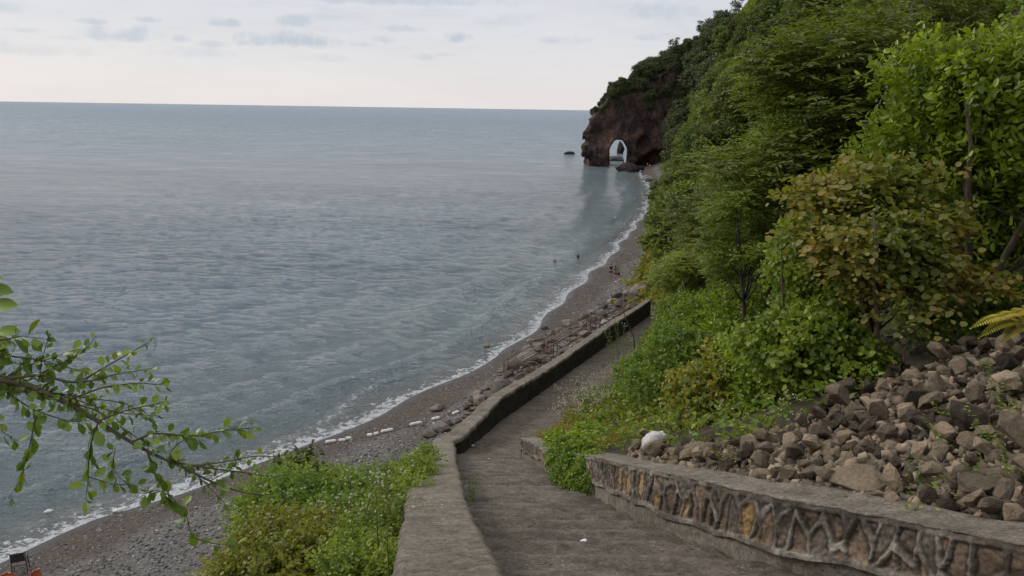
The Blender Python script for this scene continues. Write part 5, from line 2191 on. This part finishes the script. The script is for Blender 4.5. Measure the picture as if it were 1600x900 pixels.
# ------------------------------------------------------------------ overhanging branch at the left
def left_branch():
    rg = np.random.default_rng(1000)
    T0 = 2.5

    def W(px, py, t=T0):
        return CAM + ray(px, py) * t
    base = W(-260, 560, 2.7)
    e = empty('leafy_branch', base, 'leafy branch reaching in over the water with small rounded leaves', 'branch')
    mb = MB()
    P, D, N, L = [], [], [], []

    def smooth(pts, n):
        pts = np.array(pts)
        s = np.concatenate(([0], np.cumsum(np.linalg.norm(np.diff(pts, axis=0), axis=1))))
        t = np.linspace(0, s[-1], n)
        Q = np.stack([np.interp(t, s, pts[:, i]) for i in range(3)], 1)
        for _ in range(2):
            Q[1:-1] = (Q[:-2] + 2 * Q[1:-1] + Q[2:]) / 4
        return Q

    def twig(pix, r0, r1, k, size, leaf=True, t0=T0, dt=0.0, start=.0, droopy=.2):
        pts = [W(px, py, t0 + dt * i / max(1, len(pix) - 1)) for i, (px, py) in enumerate(pix)]
        Q = smooth(pts, 6 + len(pix) * 4) 
        mb.tube([tuple(q - base) for q in Q], list(np.linspace(r0, r1, len(Q))), 6)
        if not leaf:
            return Q
        k = int(k * 1.45)
        for j in range(k):
            t = start + (1 - start) * (j + rg.uniform(.1, .9)) / k
            i = min(len(Q) - 2, int(t * (len(Q) - 1)))
            q = Q[i] + (Q[i + 1] - Q[i]) * (t * (len(Q) - 1) - i)
            tg = norm(Q[i + 1] - Q[i])
            sd = 1 if j % 2 else -1
            side = UPV * sd * rg.uniform(.4, 1) + rg.normal(size=3) * .55
            d = norm(tg * .7 + side - np.array([0, 0, droopy]))
            P.append(q + d * .006)
            D.append(d)
            N.append(norm(rg.normal(size=3) * .7 + np.array([0, -.3, .9])))
            L.append(size * rg.uniform(.5, 1.05))
        return Q

    main = [(-260, 560), (0, 594), (46, 601), (102, 627), (153, 658), (204, 691), (250, 715), (286, 729), (327, 752), (378, 770), (412, 774)]
    twig(main, .014, .002, 26, .042, start=.3)
    twig([(204, 691), (240, 676), (300, 682), (352, 672), (402, 668)], .004, .0012, 26, .042)
    twig([(250, 715), (300, 728), (350, 722), (400, 712), (470, 716)], .003, .0010, 34, .026)
    twig([(300, 728), (380, 738), (420, 745), (455, 742)], .003, .001, 16, .024)
    twig([(0, 594), (60, 585), (120, 600), (170, 570), (215, 545), (245, 528)], .006, .001, 34, .036)
    twig([(60, 585), (110, 560), (140, 540), (150, 525)], .003, .001, 16, .036)
    twig([(102, 627), (160, 605), (215, 598), (262, 602)], .004, .001, 26, .032)
    twig([(120, 600), (180, 585), (240, 575)], .003, .001, 18, .03)
    twig([(153, 658), (200, 640), (250, 630), (262, 628)], .003, .001, 18, .038)
    twig([(-60, 600), (0, 605), (50, 640), (110, 660), (150, 655)], .004, .001, 28, .046)
    twig([(-60, 640), (0, 610), (90, 615), (180, 645), (250, 650)], .004, .001, 30, .036)
    twig([(-60, 560), (0, 555), (50, 560), (110, 575), (160, 590)], .004, .001, 24, .044)
    twig([(56, 650), (46, 700), (32, 750), (12, 780)], .003, .001, 13, .058, droopy=.9)
    twig([(153, 660), (140, 700), (138, 740), (134, 785)], .003, .001, 14, .062, droopy=.8)
    twig([(138, 745), (180, 758), (205, 755), (215, 760)], .002, .001, 10, .042)
    twig([(180, 700), (175, 730), (190, 750)], .002, .001, 8, .045)
    twig([(230, 705), (240, 740), (262, 770), (290, 800)], .0025, .0008, 12, .05)
    twig([(290, 800), (300, 840), (335, 850), (372, 852)], .0018, .0008, 7, .05)
    twig([(270, 775), (240, 765), (225, 772)], .002, .0008, 9, .046)
    twig([(327, 752), (360, 735), (372, 715)], .002, .001, 10, .04)
    twig([(286, 729), (262, 712), (280, 690), (310, 685)], .002, .001, 12, .05)
    twig([(-60, 520), (0, 532), (35, 525), (70, 530)], .004, .001, 14, .06)
    twig([(-80, 640), (-20, 650), (10, 680), (30, 690)], .003, .001, 10, .055)
    twig([(-60, 590), (0, 585), (70, 612), (140, 622), (200, 630), (240, 660)], .004, .001, 34, .032)
    twig([(102, 627), (150, 640), (190, 668), (240, 700)], .003, .001, 22, .034)
    twig([(0, 594), (40, 572), (80, 560), (120, 545)], .003, .001, 20, .034)
    twig([(20, 600), (60, 615), (120, 640)], .003, .001, 22, .036)
    twig([(300, 735), (330, 765), (350, 785)], .002, .0008, 8, .036)
    twig([(60, 595), (66, 560), (78, 520)], .002, .001, 5, .03)
    P_, D_, N_, L_ = np.array(P) - base, np.array(D), np.array(N), np.array(L)
    # big pale leaves at the frame edge
    for px, py, dx, dy, l in [(-30, 455, 50, -2, .10), (-30, 485, 62, -14, .115), (-40, 545, 70, -16, .12), (-10, 520, 40, -6, .08), (-20, 440, 26, -8, .05), (-25, 560, 60, 6, .09)]:
        a, b = W(px, py), W(px + dx, py + dy)
        P_ = np.vstack((P_, a - base))
        D_ = np.vstack((D_, norm(b - a)))
        N_ = np.vstack((N_, norm(np.array([.1, -.5, .8]))))
        L_ = np.append(L_, l)
    V, F = leaf_fine(P_, D_, N_, L_, L_ * .60, .12, .14)
    link('stem', mb.mesh('stem', MAT['twig'], True), e)
    link('leaves', mesh_np('leaves', V, F, MAT['branch_leaf']), e)


left_branch()


# ------------------------------------------------------------------ walkway railing
def walkway():
    a = ghit(802, 592)
    b = ghit(893, 541)
    c = ghit(985, 488)
    za, zb_, zc = a[2] + .25, b[2] + .35, c[2] + .4
    A, B, Cc = [np.array([p[0], p[1], z]) for p, z in ((a, za), (b, zb_), (c, zc))]
    root = empty('metal_walkway', A, 'rusty metal walkway with handrails between the boulders', 'walkway')
    D = norm((Cc - A) * np.array([1, 1, 0]))
    S = np.array([D[1], -D[0], 0])
    line = lambda t, s, h: tuple(A + (Cc - A) * t + S * s + np.array([0, 0, h]) - A)
    Lr = np.linalg.norm(Cc - A)
    for s in (0.0, -.95):
        mb = MB()
        for k in range(12):
            p, q = Vector(line(k / 12, s, 0)), Vector(line((k + 1) / 12, s, 0))
            mb.tube([p, q], .055, 4)
        link('stringer', mb.mesh('stringer', MAT['rust']), root)
        for h in (.95, .5):
            mb = MB()
            mb.tube([line(t, s, h + .02 * math.sin(t * 30)) for t in np.linspace(0, 1, 16)], .022, 6)
            link('handrail', mb.mesh('handrail', MAT['rust'], True), root)
        for k in range(7):
            t = [.0, .03, .30, .33, .66, .70, 1.0][k]
            mb = MB()
            mb.tube([line(t, s, -.3), line(t, s, .97)], .028, 6)
            link('post', mb.mesh('post', MAT['rust'], True), root)
    mb = MB()
    n = int(Lr / 1.3)
    for k in range(n):
        t = (k + .5) / n
        p = Vector(line(t, -.475, .03))
        rot = Vector(D).to_track_quat('X', 'Z').to_matrix()
        mb.box(p, (.20, .9, .04), rot)
    link('tread', mb.mesh('tread', MAT['rust']), root)


walkway()


# ------------------------------------------------------------------ float rope
def float_rope():
    P = [ghit(px, py) for px, py in [(507, 696), (517, 692), (535, 690), (545, 687), (578, 682), (588, 680), (605, 675), (650, 664), (681, 656), (712, 647), (735, 634)]]
    base = P[0]
    e = empty('float_rope', base, 'line of white sausage floats strung on a rope across the shingle', 'float line')
    mb = MB()
    Q = [tuple(p - base + np.array([0, 0, .06])) for p in P]
    mb.tube(Q, .02, 5)
    link('rope', mb.mesh('rope', MAT['dry'], True), e)
    spec = [(1, .95), (2, .6), (3, .5), (4, .5), (5, .45), (6, 1.15), (7, 1.2), (8, .85), (9, .85)]
    for i, l in spec:
        d = Vector(norm(P[min(i + 1, len(P) - 1)] - P[i - 1]))
        d.z *= .3
        d.normalize()
        c = Vector(P[i] - base) + Vector((0, 0, .10))
        mb = MB()
        pr = [(-.5, .05), (-.46, .07), (-.38, .11), (-.1, .115), (0, .10), (.1, .115), (.38, .11), (.46, .07), (.5, .05)]
        mb.tube([c + d * (a * l * .72) for a, _ in pr], [r for _, r in pr], 10)
        link('float', mb.mesh('float', MAT['white_foam'], True), e)


float_rope()


# ------------------------------------------------------------------ chair and orange seats at the bottom left
def chair():
    p = ghit(33, 893)
    e = empty('garden_chair', p, 'dark metal garden chair facing the sea on the shingle', 'chair', rotz=R(205))
    w, d, h = .56, .52, .45
    mb = MB()
    for z, y in ((h + .02, .0),):
        mb.box((0, 0, h), (w, d, .035))
    link('seat', mb.mesh('seat', MAT['dark_iron']), e)
    mb = MB()
    mb.box((0, d / 2 + .05, h + .42), (w * .92, .03, .46), Matrix.Rotation(R(-10), 3, 'X'))
    link('backrest', mb.mesh('backrest', MAT['dark_iron']), e)
    for sx in (-1, 1):
        for sy in (-1, 1):
            mb = MB()
            mb.tube([(sx * (w / 2 + .02 * 1), sy * (d / 2 + .05), -.12), (sx * w / 2, sy * (d / 2 - .02), h), (sx * w / 2, sy * (d / 2), h + (.22 if sy < 0 else .62))], .022, 6)
            link('leg', mb.mesh('leg', MAT['dark_iron'], True), e)
        mb = MB()
        mb.tube([(sx * w / 2, -d / 2 - .03, h + .22), (sx * w / 2, 0, h + .24), (sx * w / 2, d / 2, h + .22)], .025, 6)
        link('armrest', mb.mesh('armrest', MAT['dark_iron'], True), e)
    for i, (px, py, w, lab) in enumerate([(15, 926, .62, 'wide orange plastic chair top at the lower frame edge'), (59, 922, .42, 'small orange plastic chair top beside the metal chair')]):
        p = ghit(px, py)
        e = empty('plastic_chair', p, lab, 'chair', rotz=R(20 + 30 * i))
        # rounded back shell
        n = 14
        V, F = [], []
        for r, (z, ww, y) in enumerate([(.38, .9, 0), (.55, .95, .04), (.72, .95, .07), (.82, .82, .09), (.87, .55, .10), (.885, .2, .1)]):
            for k in range(n):
                t = k / (n - 1) * 2 - 1
                V.append((t * w / 2 * ww, y + .10 * (1 - t * t) - .1, z))
        for r in range(5):
            for k in range(n - 1):
                F.append((r * n + k, r * n + k + 1, (r + 1) * n + k + 1, (r + 1) * n + k))
        mb = MB()
        mb.add(V, F)
        me = mb.mesh('backrest', MAT['orange'], True)
        o = link('backrest', me, e)
        s = o.modifiers.new('solid', 'SOLIDIFY')
        s.thickness = .025
        mb = MB()
        mb.box((0, -.28, .42), (w * .88, .42, .03))
        link('seat', mb.mesh('seat', MAT['orange']), e)
        for sx in (-1, 1):
            for sy in (-.46, -.04):
                mb = MB()
                mb.tube([(sx * w * .42, sy, .41), (sx * w * .48, sy * 1.05, -.05)], [.025, .02], 6)
                link('leg', mb.mesh('leg', MAT['orange']), e)


chair()


# ------------------------------------------------------------------ people
def skin_mesh(name, joints, edges, mat, sub=1):
    me = bpy.data.meshes.new(name)
    me.from_pydata([j[:3] for j in joints], edges, [])
    o = bpy.data.objects.new(name, me)
    COL.objects.link(o)
    o.modifiers.new('skin', 'SKIN').use_smooth_shade = True
    for i, j in enumerate(joints):
        sv = me.skin_vertices[0].data[i]
        r = j[3]
        sv.radius = (r, r) if not hasattr(r, '__len__') else r
        sv.use_root = (i == 0)
    ss = o.modifiers.new('sub', 'SUBSURF')
    ss.levels = ss.render_levels = sub
    dg = bpy.context.evaluated_depsgraph_get()
    out = bpy.data.meshes.new_from_object(o.evaluated_get(dg))
    out.name = name
    bpy.data.objects.remove(o)
    out.materials.clear()
    out.materials.append(mat)
    return out


def person(loc, rotz, label, top, bottom, pose='stand', height=1.7, long_hair=False, group=None, clothes=True):
    k = height / 1.75
    hip, kn, an = .92, .50, .08
    step = .10
    armL = [(-.19, .0, 1.43, .055), (-.25, .02, 1.14, .042), (-.27, -.06, .90, .032), (-.27, -.09, .80, .03)]
    armR = [(.19, .0, 1.43, .055), (.26, .03, 1.15, .042), (.25, -.07, .92, .032), (.245, -.10, .82, .03)]
    if pose == 'waist':
        armL = [(-.19, 0, 1.43, .055), (-.30, -.06, 1.20, .042), (-.22, -.24, 1.12, .03), (-.15, -.30, 1.12, .028)]
        armR = [(.19, 0, 1.43, .055), (.32, .02, 1.20, .042), (.40, -.12, 1.03, .03), (.42, -.18, .98, .028)]
    J = [(0, 0, .96, (.15, .11)), (0, 0, 1.12, (.125, .09)), (0, 0, 1.30, (.15, .10)), (0, 0, 1.43, (.13, .085)), (0, 0, 1.52, .05), (0, -.01, 1.60, .085), (0, -.01, 1.70, .088), (0, -.005, 1.74, .055)]
    E = [(i, i + 1) for i in range(7)]
    n = len(J)
    J += armL
    E += [(3, n), (n, n + 1), (n + 1, n + 2), (n + 2, n + 3)]
    n = len(J)
    J += armR
    E += [(3, n), (n, n + 1), (n + 1, n + 2), (n + 2, n + 3)]
    legs = []
    for sx in (-1, 1):
        n = len(J)
        fy = -step if sx < 0 else step
        J += [(sx * .095, 0, .86, .09), (sx * .10, fy * .5, kn, .062), (sx * .10, fy, an, .042), (sx * .11, fy - .13, .035, .035)]
        E += [(0, n), (n, n + 1), (n + 1, n + 2), (n + 2, n + 3)]
    J = [(x * k, y * k, z * k, (tuple(q * k for q in r) if hasattr(r, '__len__') else r * k)) for x, y, z, r in J]
    e = empty('person', loc, label, 'person', group, rotz)
    if pose == 'waist':
        e.location.z -= .95
    if pose == 'head':
        e.location.z -= 1.34 * k
    link('body', skin_mesh('body', J, E, MAT['skin'], 2), e)
    g = 1.12
    H = [(0, .02, 1.745 * k, .07 * k), (0, .03, 1.69 * k, .095 * k), (0, .045, 1.62 * k, .08 * k)]
    if long_hair:
        H += [(0, .07, 1.50 * k, .07 * k), (0, .09, 1.38 * k, .06 * k)]
    link('hair', skin_mesh('hair', H, [(i, i + 1) for i in range(len(H) - 1)], MAT['hair'], 1), e)
    if clothes:
        Tm = [(0, 0, .98 * k, (.17 * k, .13 * k)), (0, 0, 1.12 * k, (.15 * k, .11 * k)), (0, 0, 1.30 * k, (.172 * k, .12 * k)), (0, 0, 1.44 * k, (.145 * k, .095 * k))]
        Te = [(0, 1), (1, 2), (2, 3)]
        for a in (armL, armR):
            n = len(Tm)
            Tm += [(a[0][0] * k, a[0][1] * k, a[0][2] * k, .072 * k), ((a[0][0] * .5 + a[1][0] * .5) * k, .02 * k, 1.30 * k, .062 * k)]
            Te += [(3, n), (n, n + 1)]
        link('shirt', skin_mesh('shirt', Tm, Te, top, 2), e)
        Sm = [(0, 0, .95 * k, (.165 * k, .13 * k))]
        Se = []
        for sx in (-1, 1):
            n = len(Sm)
            fy = -step if sx < 0 else step
            Sm += [(sx * .098 * k, 0, .85 * k, .108 * k), (sx * .105 * k, fy * .35 * k, .58 * k, .092 * k)]
            Se += [(0, n), (n, n + 1)]
        link('shorts', skin_mesh('shorts', Sm, Se, bottom, 2), e)
    return e


p1 = ghit(954, 434)
p2 = ghit(961, 436)
person(p1, R(160), 'person in black shirt and shorts walking on the beach', MAT['black_cloth'], MAT['black_cloth'], height=1.8)
pp = person(p2, R(170), 'person in green top and dark red shorts on the beach', MAT['green_cloth'], MAT['maroon_cloth'], height=1.68, long_hair=True)
# bag carried at the side
mb = MB()
mb.tube([(0, 0, 0), (.0, .02, .12), (0, .02, .28), (0, 0, .36)], [.10, .17, .15, .05], 8)
mb.tube([(0, 0, .34), (-.10, 0, .62), (-.22, 0, .92)], .02, 5)
bp = p2 + np.array([.42, -.05, .48])
tag(link('shoulder_bag', mb.mesh('shoulder_bag', MAT['black_cloth'], True), None, bp), 'black bag hanging at the side of the person in green', 'bag')
person(on_z(903, 404, 0), R(185), 'dark-haired person standing waist deep in the sea', MAT['black_cloth'], MAT['black_cloth'], 'waist', 1.72, True)
person(on_z(867, 408, 0), R(150), 'swimmer with only the head above the water', MAT['black_cloth'], MAT['black_cloth'], 'head', 1.7)
dg_rock = ROCKP
for px, lab in ((974, 'person in dark clothes standing on the left of the big rock'), (981.5, 'person in dark clothes standing on the right of the big rock')):
    q = CAM + ray(px, 258) * (ROCKP[1] / ray(px, 258)[1])
    person((q[0], q[1], q[2] - .2), R(170), lab, MAT['black_cloth'], MAT['black_cloth'], height=1.7)
for i, (px, py, lab) in enumerate([(1011.5, 261, 'pale figure sitting low on the far beach'), (1015, 263.5, 'pale figure standing on the far beach nearer the water')]):
    q = ghit(px, py)
    person(q, R(100 + 60 * i), lab, MAT['paper'], MAT['black_cloth'], height=1.6)


# ------------------------------------------------------------------ small things
def sack():
    p = ghit(1021, 706)
    bm = bmesh.new()
    bmesh.ops.create_icosphere(bm, subdivisions=5, radius=.5)
    P = np.array([v.co[:] for v in bm.verts])
    r = 1 + .18 * fbm(P[:, 0] * 2.2, P[:, 1] * 2.2, P[:, 2] * 2.2, seed=44) + .12 * np.abs(fbm(P[:, 0] * 6, P[:, 1] * 6, P[:, 2] * 6, seed=45))
    ear = np.exp(-((P[:, 0] - .42) ** 2 + (P[:, 2] - .30) ** 2) / .015) * .35
    for v, p_, rr_, e_ in zip(bm.verts, P, r, ear):
        sq = np.sign(p_) * np.abs(p_) ** .8
        v.co = Vector((sq[0] * rr_ * .95, sq[1] * rr_ * .8, sq[2] * rr_ * 1.0 + e_ * .3)) + Vector((e_ * .4, 0, 0))
    me = bpy.data.meshes.new('sack')
    bm.to_mesh(me)
    bm.free()
    me.polygons.foreach_set('use_smooth', [True] * len(me.polygons))
    me.materials.append(MAT['sack'])
    s = .28
    tag(link('white_sack', me, None, (p[0], p[1], p[2] + .12), (.1, -.1, .3), s), 'crumpled white plastic sack lying behind the wall coping', 'sack')


sack()


def litter(px, py, s, label, mat, flat=.25, surf=None, name='litter'):
    p = hit(lambda x, y: zpath(y), px, py) if surf == 'path' else ghit(px, py)
    me = round_rock(int(px), MAT[mat], 3, (1, .7, flat), .5)
    tag(link(name, me, None, (p[0], p[1], p[2] + s * flat * .3 + .02), (0, 0, px), s), label, 'litter')


litter(912, 848, .09, 'flat pale spot of crushed litter on the path steps', 'paper', .1, 'path', 'flat_litter')
litter(764, 719, .07, 'small white scrap lying on the path past the bend', 'paper', .5, 'path', 'paper_scrap')
litter(739, 698, .13, 'crumpled yellowish scrap beside the foot of the parapet bend', 'flower', .4, 'path', 'paper_scrap')
litter(1450, 735, .18, 'pale blue-white plastic scrap among the rubble', 'blue_plastic', .35, None, 'plastic_scrap')
litter(962, 441, .35, 'white scrap on the shingle in front of the two walkers', 'paper', .4, None, 'paper_scrap')
for i, (px, py) in enumerate([(184, 798), (76, 799)]):
    p = on_z(px, py, .05)
    me = round_rock(30 + i, MAT['white_foam'], 3, (1, .6, .5), .2)
    tag(link('float', me, None, p, (0, 0, .5), .5), ['white float drifting in the shallows below the hanging leaves', 'small white float alone in the shallows near the chair'][i], 'float')
print('DONE objects', len(bpy.data.objects))
